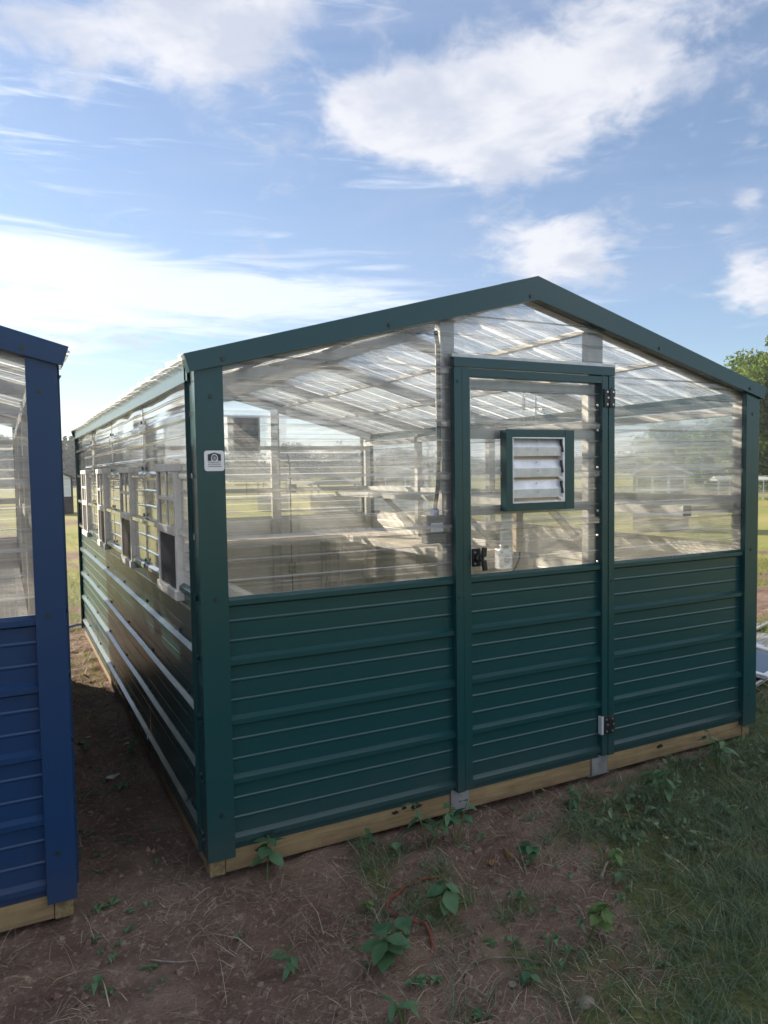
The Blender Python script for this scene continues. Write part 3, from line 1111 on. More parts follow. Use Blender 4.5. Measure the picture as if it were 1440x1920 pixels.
    if main:
        # louvre vent in the door
        y0, y1 = -.050, -.004
        vf = MB()
        vf.box(X(1.358), X(1.394), y0, y1, 1.228, 1.596)
        vf.box(X(1.697), X(1.752), y0, y1, 1.228, 1.596)
        vf.box(X(1.3942), X(1.6968), y0 + .001, y1, 1.562, 1.596)
        vf.box(X(1.3942), X(1.6968), y0 + .001, y1, 1.228, 1.263)
        vf.build('vent_frame', paint, door, .0015)
        vi = MB()
        vi.box(X(1.3943), X(1.400), -.048, .006, 1.2635, 1.5615)
        vi.box(X(1.684), X(1.6965), -.048, .006, 1.2635, 1.5615)
        vi.box(X(1.4002), X(1.6838), -.050, .006, 1.556, 1.5615)
        vi.box(X(1.4002), X(1.6838), -.050, .006, 1.2635, 1.269)
        vi.build('vent_liner', 'alu', door)
        for k in range(3):
            zt = 1.556 - k * .0955
            sl_ = MB()
            prof_ = [(-.018, zt), (-.040, zt - .040), (-.036, zt - .079), (-.034, zt - .079), (-.038, zt - .040), (-.016, zt)]
            sl_.prism([(X(1.402), a, b) for a, b in prof_], (.281, 0, 0))
            o = sl_.build('louver_slat', 'alu', door)
            fillnormals(o)
            s = MB()
            s.disc((X(1.545), -.030, zt - .012), (0, -1, .6), .0035, .003)
            s.disc((X(1.545), -.0395, zt - .052), (0, -1, 0), .0035, .003)
            s.build('rivet', 'screw', door)
            MB().box(X(1.402), X(1.683), -.010, -.006, zt - .0945, zt - .079).build('vent_rail', 'beige', door)
            MB().bar((X(1.678), -.041, zt - .005), (X(1.687), -.043, zt - .062), .006, .012, (0, 1, 0)).build('vent_link', 'black', door)
        # thermostat, outlet and cord hanging behind the door rail
        MB().box(X(1.485), X(1.525), .048, .075, 1.03, 1.215).build('motor_cover', 'beige', door)
        MB().box(X(1.40), X(1.462), .050, .054, 1.05, 1.215).build('strap', 'galv', door)
        ob = MB().box(X(1.388), X(1.462), .046, .085, .955, 1.048)
        ob.box(X(1.412), X(1.445), .05, .08, 1.048, 1.066)
        oo = ob.build('outlet_box', 'alu', door, .003)
        s = MB().disc((X(1.43), .046, 1.0), (0, -1, 0), .018, .003, 12)
        for a in (-.026, .026):
            for b in (-.034, .034):
                s.disc((X(1.428 + a), .046, 1.0 + b), (0, -1, 0), .004, .003)
        s.build('outlet_face', 'galv', door)
        MB().tube([(X(1.515), .06, 1.03), (X(1.512), .062, 1.0), (X(1.495), .064, .96), (X(1.47), .064, .93)], .005, 8).build('power_cord', 'cable', door)
        MB().tube([(X(1.55), .05, 1.225), (X(1.53), .052, 1.216), (X(1.51), .054, 1.19), (X(1.505), .06, 1.15)], .005, 8).build('power_cord', 'cable', door)
        # wiring box on the door stud
        j = MB().box(X(.978), X(1.078), .012, .06, 1.100, 1.224)
        jb = j.build('junction_box', 'greybox', root, .004)
        MB().box(X(1.02), X(1.045), .02, .045, 1.224, 1.252).build('gland', 'bluebox', jb)
        MB().box(X(1.0), X(1.06), .0095, .012, 1.15, 1.19).build('label_plate', 'white', jb)
        MB().tube([(X(1.045), .03, 2.02), (X(1.056), .03, 1.96), (X(1.056), .03, 1.5), (X(1.050), .03, 1.36), (X(1.034), .032, 1.25)], .0095, 8).build('conduit', 'cable', root)
        # exhaust fan in the back gable
        fb = MB()
        x0, x1, z0, z1, yb = 1.405, 1.745, 1.625, 2.0, L - .06
        for q in ((x0, x0 + .02, z0, z1), (x1 - .02, x1, z0, z1), (x0 + .02, x1 - .02, z0, z0 + .02), (x0 + .02, x1 - .02, z1 - .02, z1)):
            fb.box(X(q[0]), X(q[1]), yb - .14, yb, q[2], q[3])
        fb.box(X(x0 + .02), X(x1 - .02), yb - .012, yb - .008, z0 + .02, z1 - .02)
        fan = fb.build('exhaust_fan', 'galv', root)
        fc = MB()
        c = Vector((X((x0 + x1) / 2), yb - .09, (z0 + z1) / 2))
        fc.tube([c + Vector((0, -.05, 0)), c + Vector((0, .05, 0))], .045, 14)
        fc.box(X(x0 + .02), X(x1 - .02), yb - .12, yb - .105, c.z - .012, c.z + .012)
        fc.build('fan_motor', 'cable', fan)
        for k in range(4):
            an = k * math.pi / 2 + .4
            d = Vector((math.cos(an), 0, math.sin(an)))
            e = Vector((-math.sin(an), .35, math.cos(an)))
            MB().prism([c + d * .04 - e * .02, c + d * .135 - e * .045, c + d * .14 + e * .045, c + d * .04 + e * .02], (0, .003, 0)).build('fan_blade', 'greybox', fan)
        # back stud electrics
        MB().box(X(2.07), X(2.16), L - .13, L - .075, 1.20, 1.29).build('junction_box', 'greybox', root)
        MB().box(X(2.07), X(2.14), L - .12, L - .075, .33, .45).build('junction_box', 'greybox', root)
        MB().tube([(X(2.08), L - .085, 1.62), (X(2.10), L - .09, 1.5), (X(2.105), L - .09, 1.3), (X(2.10), L - .09, .5), (X(2.11), L - .09, 0.02)], .007, 6).build('conduit', 'cable', root)
        MB().tube([(X(1.62), L - .10, 1.62), (X(1.62), L - .10, 1.15)], .003, 5).build('pull_cord', 'cable', root)

    # -- benches: front tube, wire top, braces
    def bench(side, xa, z, y0, y1, braces):
        def mx(x):
            return X(x) if side == 0 else X(W - x)
        t = MB().box(mx(xa - .045), mx(xa), y0, y1, z - .045, z)
        b = t.build('bench', 'tube', root)
        MB().box(mx(.08), mx(.118), y0, y1, z - .045, z - .002).build('bench_rail', 'tube', b)
        wr = MB()
        nyy = int((y1 - y0) / .05)
        for i in range(nyy + 1):
            y = y0 + i * .05
            wr.box(mx(.08), mx(xa), y - .002, y + .002, z + .004, z + .008)
        for i in range(int((xa - .08) / .025) + 1):
            x = .082 + i * .025
            wr.box(mx(x - .0014), mx(x + .0014), y0, y1, z + .0005, z + .0035)
        w_ = wr.build('bench_mesh', 'mesh', b)
        w_['kind'] = 'stuff'
        for y in braces:
            MB().bar((mx(xa - .03), y, z - .05), (mx(.075), y, z - .38), .04, .04, (0, 1, 0)).build('brace', 'tube', b)
            MB().box(mx(.12), mx(xa - .046), y - .02, y + .02, z - .045, z - .006).build('cross_bar', 'tube', b)
    if main:
        bench(0, .56, .75, .10, L - .1, [1.2, 2.4, 3.6])
        bench(1, .475, 1.20, .06, L - .1, [1.2, 2.4, 3.6])
        # low board-topped benches along the right and the back
        for nm, x0_, x1_, y0_, y1_, n_, ax in (('r', W - .60, W - .10, 2.15, L - .10, 3, 0), ('b', .62, W - .62, L - .62, L - .11, 4, 1)):
            lb = MB()
            lb.box(X(x0_), X(x1_), y0_, y0_ + .04, .705, .745)
            lb.box(X(x0_), X(x1_), y1_ - .04, y1_, .705, .745)
            lb.box(X(x0_), X(x0_ + .04), y0_ + .041, y1_ - .041, .705, .745)
            lb.box(X(x1_ - .04), X(x1_), y0_ + .041, y1_ - .041, .705, .745)
            low_b = lb.build('low_bench', 'tube', root)
            for k in range(n_):
                if ax == 0:
                    q = x0_ + (x1_ - x0_) * k / n_
                    MB().box(X(q), X(q + (x1_ - x0_) / n_ - .008), y0_, y1_, .747, .768).build('bench_board', 'pale_board', low_b)
                else:
                    q = y0_ + (y1_ - y0_) * k / n_
                    MB().box(X(x0_), X(x1_), q, q + (y1_ - y0_) / n_ - .008, .747, .768).build('bench_board', 'pale_board', low_b)
            for xx in (x0_ + .02, x1_ - .02):
                for yy in (y0_ + .02, y1_ - .02):
                    MB().box(X(xx - .02), X(xx + .02), yy - .02, yy + .02, 0, .704).build('leg', 'tube', low_b)
        MB().box(X(2.605), X(2.665), .054, .058, 1.15, 1.205).build('open_tube_dark', 'black', root)  # black plate standing in for the shade inside the open tube
    else:
        bench(1, .56, .75, .10, L - .1, [1.2, 2.4])
        bench(0, .56, .75, .10, L - .1, [1.2, 2.4])
    # -- screws of the side wall
    sc = MB()
    for k in range(4):
        for i in range(6):
            y = .28 + i * .8
            if y < L:
                z = .0235 + k * R + .055
                if main:
                    sc.disc((X(.0), y + .13 * (k % 2), z), (-1, 0, 0), .007, .006)
                    sc.disc((X(.0), y + .13 * (k % 2), z), (-1, 0, 0), .010, .002)
    for y in (seams[1:-1] if main else []):
        for z in (.985, 1.215, 1.45, 1.68):
            sc.disc((X(-.006), y + .004, z), (-1, 0, 0), .009, .007)
    if main:
        q = sc.build('screw', 'dark_screw', root)
        q['kind'] = 'stuff'
    return root, corner


gh, corner = greenhouse(0, 4.878, 'green', 'dark green sheet metal greenhouse with clear ribbed upper walls, louvred door and four side windows', 'ribbed metal greenhouses with clear tops')
gb, _c = greenhouse(-3.568, 3.66, 'blue', 'bright blue sheet metal greenhouse beside the aisle, only its corner in view', 'ribbed metal greenhouses with clear tops', main=False)

# -- maker's sticker on the corner trim
yS = -.0305


def rounded(x0, x1, z0, z1, r, y):
    pts = []
    for (cx, cz, a0) in ((x1 - r, z1 - r, 0), (x0 + r, z1 - r, 90), (x0 + r, z0 + r, 180), (x1 - r, z0 + r, 270)):
        for k in range(5):
            a = math.radians(a0 + k * 22.5)
            pts.append((cx + r * math.cos(a), y, cz + r * math.sin(a)))
    return pts


sx0, sx1, sz0, sz1 = .016, .090, 1.428, 1.503
st = MB().prism(rounded(sx0, sx1, sz0, sz1, .010, yS - .0012), (0, .0011, 0)).build('sticker', 'sticker_white', corner)
fillnormals(st)


def SX(u):
    return sx0 + (u - 200) / (1140 - 200) * (sx1 - sx0)


def SZ(v):
    return sz1 - (v - 350) / (1280 - 350) * (sz1 - sz0)


yq = yS - .0022


def flat(pts, name, mat, parent=corner, y=yq, th=.0008):
    o = MB().prism([(SX(a), y, SZ(b)) for a, b in pts], (0, th, 0)).build(name, mat, parent)
    fillnormals(o)
    return o


flat([(365, 815), (365, 525), (675, 435), (980, 525), (980, 815), (840, 815), (840, 640), (800, 560), (740, 510), (675, 495), (610, 510), (560, 560), (520, 640), (520, 815)], 'emblem', 'sticker_dark')


def ring(cx, cz, ra, rb, wdt):
    mb = MB()
    n = 28
    for k in range(n):
        a0, a1 = 2 * math.pi * k / n, 2 * math.pi * (k + 1) / n
        q = []
        for (aa, s) in ((a0, 1), (a1, 1), (a1, 0), (a0, 0)):
            q.append((SX(cx + (ra - (0 if s else wdt)) * math.cos(aa)), yq - .0012, SZ(cz + (rb - (0 if s else wdt)) * math.sin(aa))))
        mb.prism(q, (0, .0006, 0))
    return mb


o = ring(672, 680, 108, 130, 40).build('emblem_ring', 'sticker_dark', corner)
fillnormals(o)
flat([(370, 1058), (1000, 1058), (1000, 1080), (370, 1080)], 'rule', 'sticker_dark')


def text(body, cx, cz, width, height, mat, parent, y):
    c = bpy.data.curves.new('lettering', 'FONT')
    c.body = body
    c.align_x = 'CENTER'
    c.align_y = 'CENTER'
    c.size = 1
    c.resolution_u = 2
    o = bpy.data.objects.new('lettering', c)
    COL.objects.link(o)
    bpy.context.view_layer.update()
    d = o.dimensions.copy()
    me = bpy.data.meshes.new_from_object(o.evaluated_get(bpy.context.evaluated_depsgraph_get()))
    bpy.data.objects.remove(o)
    o = bpy.data.objects.new('lettering', me)
    COL.objects.link(o)
    o.scale = (width / max(d.x, 1e-4), height / max(d.y, 1e-4), 1)
    o.rotation_euler = (math.pi / 2, 0, 0)
    me.materials.clear()
    me.materials.append(M[mat])
    o.parent = parent
    o.location = Vector((cx, y, cz)) - WLOC[parent.name]
    return o


kx = (sx1 - sx0) / 940
text('OVERHOLT', SX(668), SZ(890), 600 * kx, 75 * kx, 'sticker_dark', corner, yq)
text('ENTERPRISES', SX(668), SZ(985), 600 * kx, 55 * kx, 'sticker_dark', corner, yq)
text('E', SX(675), SZ(680), 85 * kx, 120 * kx, 'sticker_dark', corner, yq - .0006)

# -- chain and spring hanging from a rafter inside
def hang_chain(x, y, z0, z1):
    mb = MB()
    n = int((z1 - z0) / .022)
    for k in range(n):
        z = z1 - .011 - k * .022
        r = []
        for q in range(11):
            a = 2 * math.pi * q / 10
            dx_, dz_ = .006 * math.cos(a), .014 * math.sin(a)
            r.append((x + dx_ * (k % 2), y + dx_ * (1 - k % 2), z + dz_))
        mb.tube(r, .0022, 5, False)
    return mb.build('chain', 'galv')


finish(hang_chain(2.535, 1.2, 1.70, 1.95), 'thin steel chain hanging inside behind the door beside a coil spring', 'chain')
mb = MB()
mb.tube([(2.434 + .011 * math.cos(q * .8), 1.2 + .011 * math.sin(q * .8), 1.945 - q * .0014) for q in range(100)], .0024, 5)
mb.tube([(2.434, 1.2, 1.805), (2.436, 1.2, 1.70)], .0016, 5)
finish(mb.build('coil_spring', 'galv'), 'slim coiled spring hanging from a rafter beside the chain', 'spring')
mb = MB()
pts = []
for k in range(26):
    q = k / 25
    pts.append((1.75 - .55 * q + .05 * math.sin(q * 9), .9 + 2.6 * q + .08 * math.sin(q * 6), .012))
mb.tube(pts, .007, 6)
finish(mb.build('extension_cord', 'cable'), 'dark cord lying across the greenhouse floor boards', 'cord')


# ------------------------------------------------------------------ far sheds
def small_shed(x, y, rot, wd, dp, hw, hp, wall, roof, label, win=True, base=.55, slope='gable'):
    g = gz(x, y)
    r = empty('display_shed', (0, 0, 0), label, 'shed', 'small display sheds out in the field')

    def bx(a, b, c, d, e, f):
        return MB().box(a, b, c, d, e, f)
    hx = wd / 2
    b0 = MB()
    b0.box(-hx, hx, 0, dp, .05, hw * base)
    b0.build('lower_wall', wall, r)
    for k in range(3):
        z = .05 + (hw * base - .05) * (k + .8) / 3.6
        bx(-hx - .004, hx + .004, -.012, -.002, z, z + .02).build('rib', wall, r)
    for (a, c) in ((-hx, 0), (hx - .08, 0), (-hx, dp - .08), (hx - .08, dp - .08)):
        bx(a, a + .08, c, c + .08, hw * base, hw).build('post', roof if wall == 'brown_wall' else wall, r)
    p = MB()
    p.prism([(-hx - .1, -.08, hw - .05), (0, -.08, hp), (hx + .1, -.08, hw - .05), (hx + .1, -.08, hw - .11), (0, -.08, hp - .07), (-hx - .1, -.08, hw - .11)], (0, dp + .16, 0))
    o = p.build('roof', roof, r)
    fillnormals(o)
    p = MB().prism([(-hx + .02, 0, hw - .08), (0, 0, hp - .09), (hx - .02, 0, hw - .08)], (0, .02, 0))
    p.prism([(-hx + .02, dp - .02, hw - .08), (0, dp - .02, hp - .09), (hx - .02, dp - .02, hw - .08)], (0, .02, 0))
    fillnormals(p.build('gable', 'pale_glass' if wall == 'brown_wall' else wall, r))
    if win:
        n = 3
        for k in range(n):
            a = -hx + .08 + (2 * hx - .16) * k / n
            b = -hx + .08 + (2 * hx - .16) * (k + 1) / n
            wf = MB()
            wf.box(a, a + .03, -.01, .03, hw * base, hw - .1)
            wf.box(b - .03, b, -.01, .03, hw * base, hw - .1)
            wf.box(a + .03, b - .03, -.01, .03, hw - .14, hw - .1)
            wf.box(a + .03, b - .03, -.01, .03, hw * base, hw * base + .04)
            wf.box(a + .03, b - .03, -.008, .028, hw * (base + 1) / 2 - .02, hw * (base + 1) / 2 + .02)
            w_ = wf.build('window', 'white', r)
            bx(a + .03, b - .03, .008, .012, hw * base + .04, hw - .14).build('pane', 'pale_glass' if wall == 'brown_wall' else 'dark_glass', w_)
        bx(-hx + .02, -hx + .03, .08, dp - .08, hw * base, hw - .1).build('side_pane', 'pale_glass', r)
        bx(hx - .03, hx - .02, .08, dp - .08, hw * base, hw - .1).build('side_pane', 'pale_glass', r)
    r.location = (x, y, g)
    r.rotation_euler = (0, 0, math.radians(rot))
    return r


small_shed(1.22, 29.4, -4, 1.25, 1.6, 1.5, 1.82, 'brown_wall', 'brown_roof', 'dark brown shed with white windows seen through the gap beside the blue greenhouse', base=.47)
small_shed(10.2, 22.4, -30, 1.7, 2.0, 1.15, 1.42, 'grey_wall', 'grey_wall', 'plain grey shed seen through the back wall of the green greenhouse', win=False)
small_shed(8.9, 25.5, -25, 1.2, 1.8, 1.25, 1.5, 'pale_wall', 'pale_wall', 'narrow pale cream shed left of the plain grey shed', win=False)
small_shed(12.6, 22.0, -35, 2.4, 2.0, 1.45, 1.75, 'white', 'white', 'white framed shed with dark windows seen past the door stud', base=.35)
small_shed(13.3, 9.9, -48, 1.25, 1.3, 1.45, 1.72, 'tan_wall', 'white', 'small tan shed with a window seen through the right clear wall', base=.40)

# wire-sided hutch far right
hx_, hy_ = 32.3, 19.6
hr = empty('wire_pen', (0, 0, 0), 'low white wire pen with a clear roof in the field at the right edge', 'pen')
MB().box(-3.2, 3.2, -.9, .9, .88, .93).build('roof', 'pale_glass', hr)
MB().prism([(-3.2, -.9, .93), (-3.2, 0, 1.10), (-3.2, .9, .93)], (6.4, 0, 0)).build('roof_hood', 'pale_glass', hr)
for k in range(14):
    x = -3.15 + k * 6.3 / 13
    MB().box(x - .02, x + .02, -.92, -.88, 0, .9).build('post', 'white', hr)
for k in range(8):
    z = .06 + k * .11
    MB().box(-3.2, 3.2, -.91, -.895, z - .006, z + .006).build('wire', 'white', hr)
    MB().box(-3.2, 3.2, .895, .91, z - .006, z + .006).build('wire', 'white', hr)
hr.location = (hx_, hy_, gz(hx_, hy_))
hr.rotation_euler = (0, 0, math.radians(-40))


# ------------------------------------------------------------------ trees
def leaf_mesh(name, C_, S, mat, parent=None, tints=None, kind=None):
    """one mesh of many leaf-sized rhombs round the centres C_ (n,3) with sizes S"""
    n = len(C_)
    a = rng.normal(size=(n, 3)); a /= np.linalg.norm(a, axis=1)[:, None]
    b = rng.normal(size=(n, 3)); b -= a * (a * b).sum(1)[:, None]; b /= np.linalg.norm(b, axis=1)[:, None]
    S = S[:, None]
    V = np.stack([C_ - a * S, C_ + b * S * .45, C_ + a * S, C_ - b * S * .45], 1).reshape(-1, 3)
    me = bpy.data.meshes.new(name)
    me.vertices.add(4 * n); me.vertices.foreach_set('co', V.ravel())
    me.loops.add(4 * n); me.loops.foreach_set('vertex_index', np.arange(4 * n))
    me.polygons.add(n); me.polygons.foreach_set('loop_start', np.arange(0, 4 * n, 4)); me.polygons.foreach_set('loop_total', np.full(n, 4))
    me.update()
    at = me.attributes.new('tint', 'FLOAT', 'POINT')
    tt = rng.random(n) if tints is None else tints
    at.data.foreach_set('value', np.repeat(np.clip(tt, 0, 1), 4))
    me.materials.append(M[mat])
    o = bpy.data.objects.new(name, me)
    COL.objects.link(o)
    WLOC[o.name] = Vector((0, 0, 0))
    if parent:
        o.parent = parent
    if kind:
        o['kind'] = kind
    return o


def tree(x, y, h, spread, nl, ls, label, mat='crown', low=.18, group=None, seed=1, name='tree'):
    rs = np.random.default_rng(seed)
    g = gz(x, y)
    r = empty(name, (0, 0, 0), label, 'tree', group)
    tr = MB()
    th = h * .5
    pts, tp = [], []
    for k in range(8):
        q = k / 7
        pts.append((math.sin(q * 3 + seed) * .03 * h * q, math.cos(q * 2 + seed) * .02 * h * q, th * q * 1.5))
        tp.append(h * .028 * (1 - .8 * q))
    tr.tube(pts, 1, 8, True, tp)
    cl = []
    nb = 36
    for k in range(nb):
        q = low + (1 - low) * (k + .5) / nb
        prof_ = math.sin(math.pi * min(1, (q - low) / (1 - low) * .85 + .13)) ** .7
        an = k * 2.4 + rs.random()
        L_ = spread * prof_ * (.65 + .5 * rs.random())
        zb = h * q * .72
        j = min(7, int(zb / (th * 1.5) * 7))
        a = Vector(pts[j])
        b = Vector((math.cos(an) * L_, math.sin(an) * L_, h * q * .96 + rs.normal() * .02 * h))
        m = a.lerp(b, .55) + Vector((0, 0, -.03 * h))
        tr.tube([a, m, b], 1, 5, True, [h * .010, h * .006, h * .002])
        for s in np.linspace(.35, 1.02, 7):
            c = a.lerp(b, s)
            cl.append((c.x + rs.normal() * .07 * spread, c.y + rs.normal() * .07 * spread, c.z + rs.normal() * .05 * spread, (.17 + .17 * rs.random()) * spread))
    tr.build('trunk', 'bark', r)
    cl = np.array(cl)
    k = rs.integers(0, len(cl), nl)
    d = rs.normal(size=(nl, 3)); d /= np.linalg.norm(d, axis=1)[:, None]
    rad = rs.random(nl) ** .45
    C_ = cl[k, :3] + d * (cl[k, 3] * rad)[:, None] * np.array([1, 1, .65])
    tint = np.clip(.25 + .5 * rs.random(len(cl))[k] + .25 * rs.normal(size=nl), 0, 1)
    global rng
    leaf_mesh('crown', C_, rs.uniform(.6, 1.3, nl) * ls, mat, r, tint)
    r.location = (x, y, g)
    return r


def polar(az_, d):
    return (-.64 + d * math.sin(math.radians(az_)), -2.73 + d * math.cos(math.radians(az_)))


x, y = polar(58.2, 42)
tree(x, y, 8.8, 4.7, 150000, .12, 'tall leafy green tree at the right edge of the field', low=.10, seed=3, name='leafy_tree')
x, y = polar(48.2, 62)
tree(x, y, 5.0, 3.4, 9000, .2, 'bushy tree seen through the right clear wall, nearer the door', low=.12, seed=5, name='leafy_tree')
x, y = polar(52.0, 55)
tree(x, y, 4.6, 2.6, 9000, .18, 'smaller bushy tree seen through the right clear wall beside the corner post', low=.12, seed=8, name='leafy_tree')
for i, (a, d, h, lab) in enumerate(((16.6, 140, 6.8, 'far tree farthest left of those seen above the field through the clear wall'), (20.4, 150, 7.6, 'broadest far tree seen above the field through the clear wall'),
                                    (24.2, 150, 7.4, 'far tree seen above the field left of the back corner stud'), (28.4, 160, 6.6, 'far tree seen above the field right of the back corner stud'))):
    x, y = polar(a, d)
    tree(x, y, h, h * .72, 5000, .38, lab, 'far_crown', low=.1, seed=20 + i, name='far_tree')

# distant woods that read as one mass
C_, T_ = [], []
rs = np.random.default_rng(5)
for a in np.arange(-34, 64, .22):
    for layer in (0, 1):
        d = 205 + 40 * layer + rs.normal() * 8
        hgt = 3.4 + 1.5 * rs.random() + 2.2 * math.sin(a * .35) ** 2
        if a < 9:
            d = 120 + 12 * layer + rs.normal() * 3
            hgt = 2.2 + 5.2 * float(sst(np.array(9 - a), 0, 4.5)) * (.75 + .35 * rs.random())
        x, y = polar(a + rs.normal() * .1, d)
        m = 260 if a < 9 else 50
        q = rs.normal(size=(m, 3)); q /= np.linalg.norm(q, axis=1)[:, None]
        q *= (rs.random(m) ** .4)[:, None]
        C_.append(np.array([x, y, gz(x, y) + hgt * .48]) + q * np.array([1.6, 1.6, hgt * .52]) * (.6 if a < 9 else 1)**np.array([1, 1, 0]))
        T_.append(np.clip(rs.random() * .7 + rs.normal(size=m) * .18, 0, 1))
C_ = np.concatenate(C_); T_ = np.concatenate(T_)
fw_ = leaf_mesh('woods', C_, rs.uniform(.35, .75, len(C_)), 'far_crown', None, T_, 'stuff')
fw_['label'] = 'dark line of woods along the far side of the field'


# ------------------------------------------------------------------ weeds
def leaf_shape(name, L_, Wd, mat, fold=.18):
    me = bpy.data.meshes.new(name)
    v, f = [], []
    sec = [(0, .05), (.18, .55), (.42, 1.0), (.68, .82), (.88, .38), (1.0, .02)]
    for (q, wq) in sec:
        z = -.28 * L_ * q * q
        v += [(L_ * q, -Wd / 2 * wq, z + fold * Wd * wq * .5), (L_ * q, 0, z), (L_ * q, Wd / 2 * wq, z + fold * Wd * wq * .5)]
    for i in range(len(sec) - 1):
        a = i * 3
        f += [(a, a + 3, a + 4, a + 1), (a + 1, a + 4, a + 5, a + 2)]
    me.from_pydata(v, [], f)
    me.polygons.foreach_set('use_smooth', [True] * len(f))
    me.materials.append(M[mat])
    return me


BROAD = leaf_shape('leaf', .068, .046, 'weed')
NARROW = leaf_shape('leaf', .072, .026, 'weed')
PALE = leaf_shape('leaf', .054, .031, 'weed_yellow')


def weed(x, y, h, nl, mesh, label, sc=1.0, stems=1, seed=0, droop=.3):
    rs = random.Random(seed)
    r = empty('weed', (0, 0, 0), label, 'weed', 'broad leaved weeds in the soil before the greenhouse')
    sm = MB()
    spots = []
    for s in range(stems):
        a = rs.uniform(0, 6.28)
        l = rs.uniform(.15, .5) if stems > 1 else .12
        tip = Vector((math.cos(a) * h * l, math.sin(a) * h * l, h * rs.uniform(.75, 1.05)))
        mid = tip * .5 + Vector((0, 0, .08 * h))
        sm.tube([(0, 0, -.02), mid, tip], 1, 6, True, [.0032, .0026, .0016])
        k = max(3, nl // stems)
        for i in range(k):
            q = .35 + .65 * (i + 1) / k
            p = Vector((0, 0, 0)).lerp(mid, q * 2) if q < .5 else mid.lerp(tip, q * 2 - 1)
            spots.append((p, i * 2.4 + a, rs.uniform(.7, 1.1) * (1.1 - .35 * q)))
    sm.build('stem', 'stem', r)
    for (p, an, k) in spots:
        o = bpy.data.objects.new('leaf', mesh)
        COL.objects.link(o)
        o.parent = r
        o.location = p
        o.rotation_euler = (rs.uniform(-.3, .3), rs.uniform(-.45, .25) + droop * .4, an + rs.uniform(-.3, .3))
        o.scale = (k * sc,) * 3
    r.location = (x, y, gz(x, y))
    r.scale = (1.15,) * 3
    return r


weed(.20, -.075, .15, 9, BROAD, 'round leaved weed against the timber beside the green corner post', 1.25, 1, 1)
weed(.86, -.17, .17, 18, NARROW, 'tall jagged weed under the sill left of the steel bracket', 1.15, 2, 2)
weed(.98, -.20, .15, 14, BROAD, 'bushy weed just left of the bright straw below the bracket', 1.0, 2, 3)
weed(.69, -.59, .12, 9, BROAD, 'broad weed growing at the upper right of the orange hose', 1.2, 1, 4)
weed(.385, -.745, .11, 16, BROAD, 'wide weed at the lower end of the orange hose', 1.2, 2, 5)
weed(1.02, -.93, .15, 16, PALE, 'pale green upright weed in the short grass', 1.15, 2, 6)
weed(1.16, -.47, .08, 8, BROAD, 'low weed at the edge of the grass near the greenhouse front', 1.0, 1, 7)
weed(1.42, -.66, .07, 8, PALE, 'tiny yellow green weed near the bleached stick', .9, 1, 8)
weed(2.02, -.36, .17, 20, NARROW, 'tall narrow leaved weed in front of the right wall panel', 1.2, 3, 9)
weed(2.55, -.22, .16, 20, NARROW, 'leafy weed against the timber below the right panel', 1.2, 3, 10)
weed(2.95, -.33, .17, 20, NARROW, 'dense weed by the right front corner of the greenhouse', 1.2, 3, 11)
weed(2.45, -.68, .20, 10, PALE, 'tall thin stalked weed at the right edge of the grass', 1.1, 1, 12)
weed(1.62, -.22, .10, 12, NARROW, 'small weed below the right steel bracket', 1.0, 2, 13)
weed(.60, -.12, .08, 10, NARROW, 'small dim weed under the timber sill', .9, 2, 14)
weed(.45, -.42, .05, 6, PALE, 'seedling above the orange hose loop', .7, 1, 15)
weed(.10, -.62, .07, 8, NARROW, 'low weed in the bare soil left of the hose', .9, 2, 16)
weed(.30, -.98, .07, 9, NARROW, 'low weed near the lower edge of the soil', .9, 2, 17)
weed(.72, -1.02, .05, 8, BROAD, 'low weed beside the pale stones', .7, 2, 18)
weed(-.05, 1.55, .09, 12, NARROW, 'dark low weed in the aisle against the side timber', .8, 3, 19)
weed(-.30, 1.75, .06, 8, PALE, 'thin weed in the middle of the aisle', .7, 2, 20)
rs_ = random.Random(44)
cover_c = []
for i in range(190):
    x = rs_.uniform(1.5, 3.6); y = rs_.uniform(-.75, -.06)
    if fbm(np.array([x * 3 + 4]), np.array([y * 3 + 8]))[0] < .48:
        continue
    z = gz(x, y)
    for k in range(8):
        cover_c.append((x + rs_.gauss(0, .025), y + rs_.gauss(0, .025), z + rs_.uniform(.01, .07)))
ug = leaf_mesh('undergrowth', np.array(cover_c), rng.uniform(.010, .024, len(cover_c)), 'grass', None, rng.random(len(cover_c)) * .8, 'stuff')
ug['label'] = 'low dark leafy ground cover along the right front of the greenhouse'

# seedlings: small rosettes of every size, too many to count
sv, sf = [], []
for i in range(900):
    x, y = rs_.uniform(-.5, 2.8), rs_.uniform(-1.5, 2.4)
    if inside_sheds(np.array(x), np.array(y)) or fbm(np.array([x * 2.5 + 14]), np.array([y * 2.5 + 3]))[0] < .50:
        continue
    z = gz(x, y)
    L_ = rs_.choice((.012, .018, .026, .036)) * rs_.uniform(.7, 1.2)
    hh = L_ * rs_.uniform(.3, 1.1)
    for k in range(rs_.randint(3, 7)):
        a = rs_.uniform(0, 6.28)
        c, q = math.cos(a), math.sin(a)
        wd_ = L_ * rs_.uniform(.18, .34)
        b = len(sv)
        sv += [(x, y, z + hh * .5), (x + c * L_ * .5 - q * wd_, y + q * L_ * .5 + c * wd_, z + hh), (x + c * L_, y + q * L_, z + hh * rs_.uniform(.3, .9)), (x + c * L_ * .5 + q * wd_, y + q * L_ * .5 - c * wd_, z + hh)]
        sf.append((b, b + 1, b + 2, b + 3))
mb = MB()
mb.add(sv, sf)
o = mb.build('seedlings', 'weed', kind='stuff')
o['label'] = 'tiny seedlings sprouting between the straw'

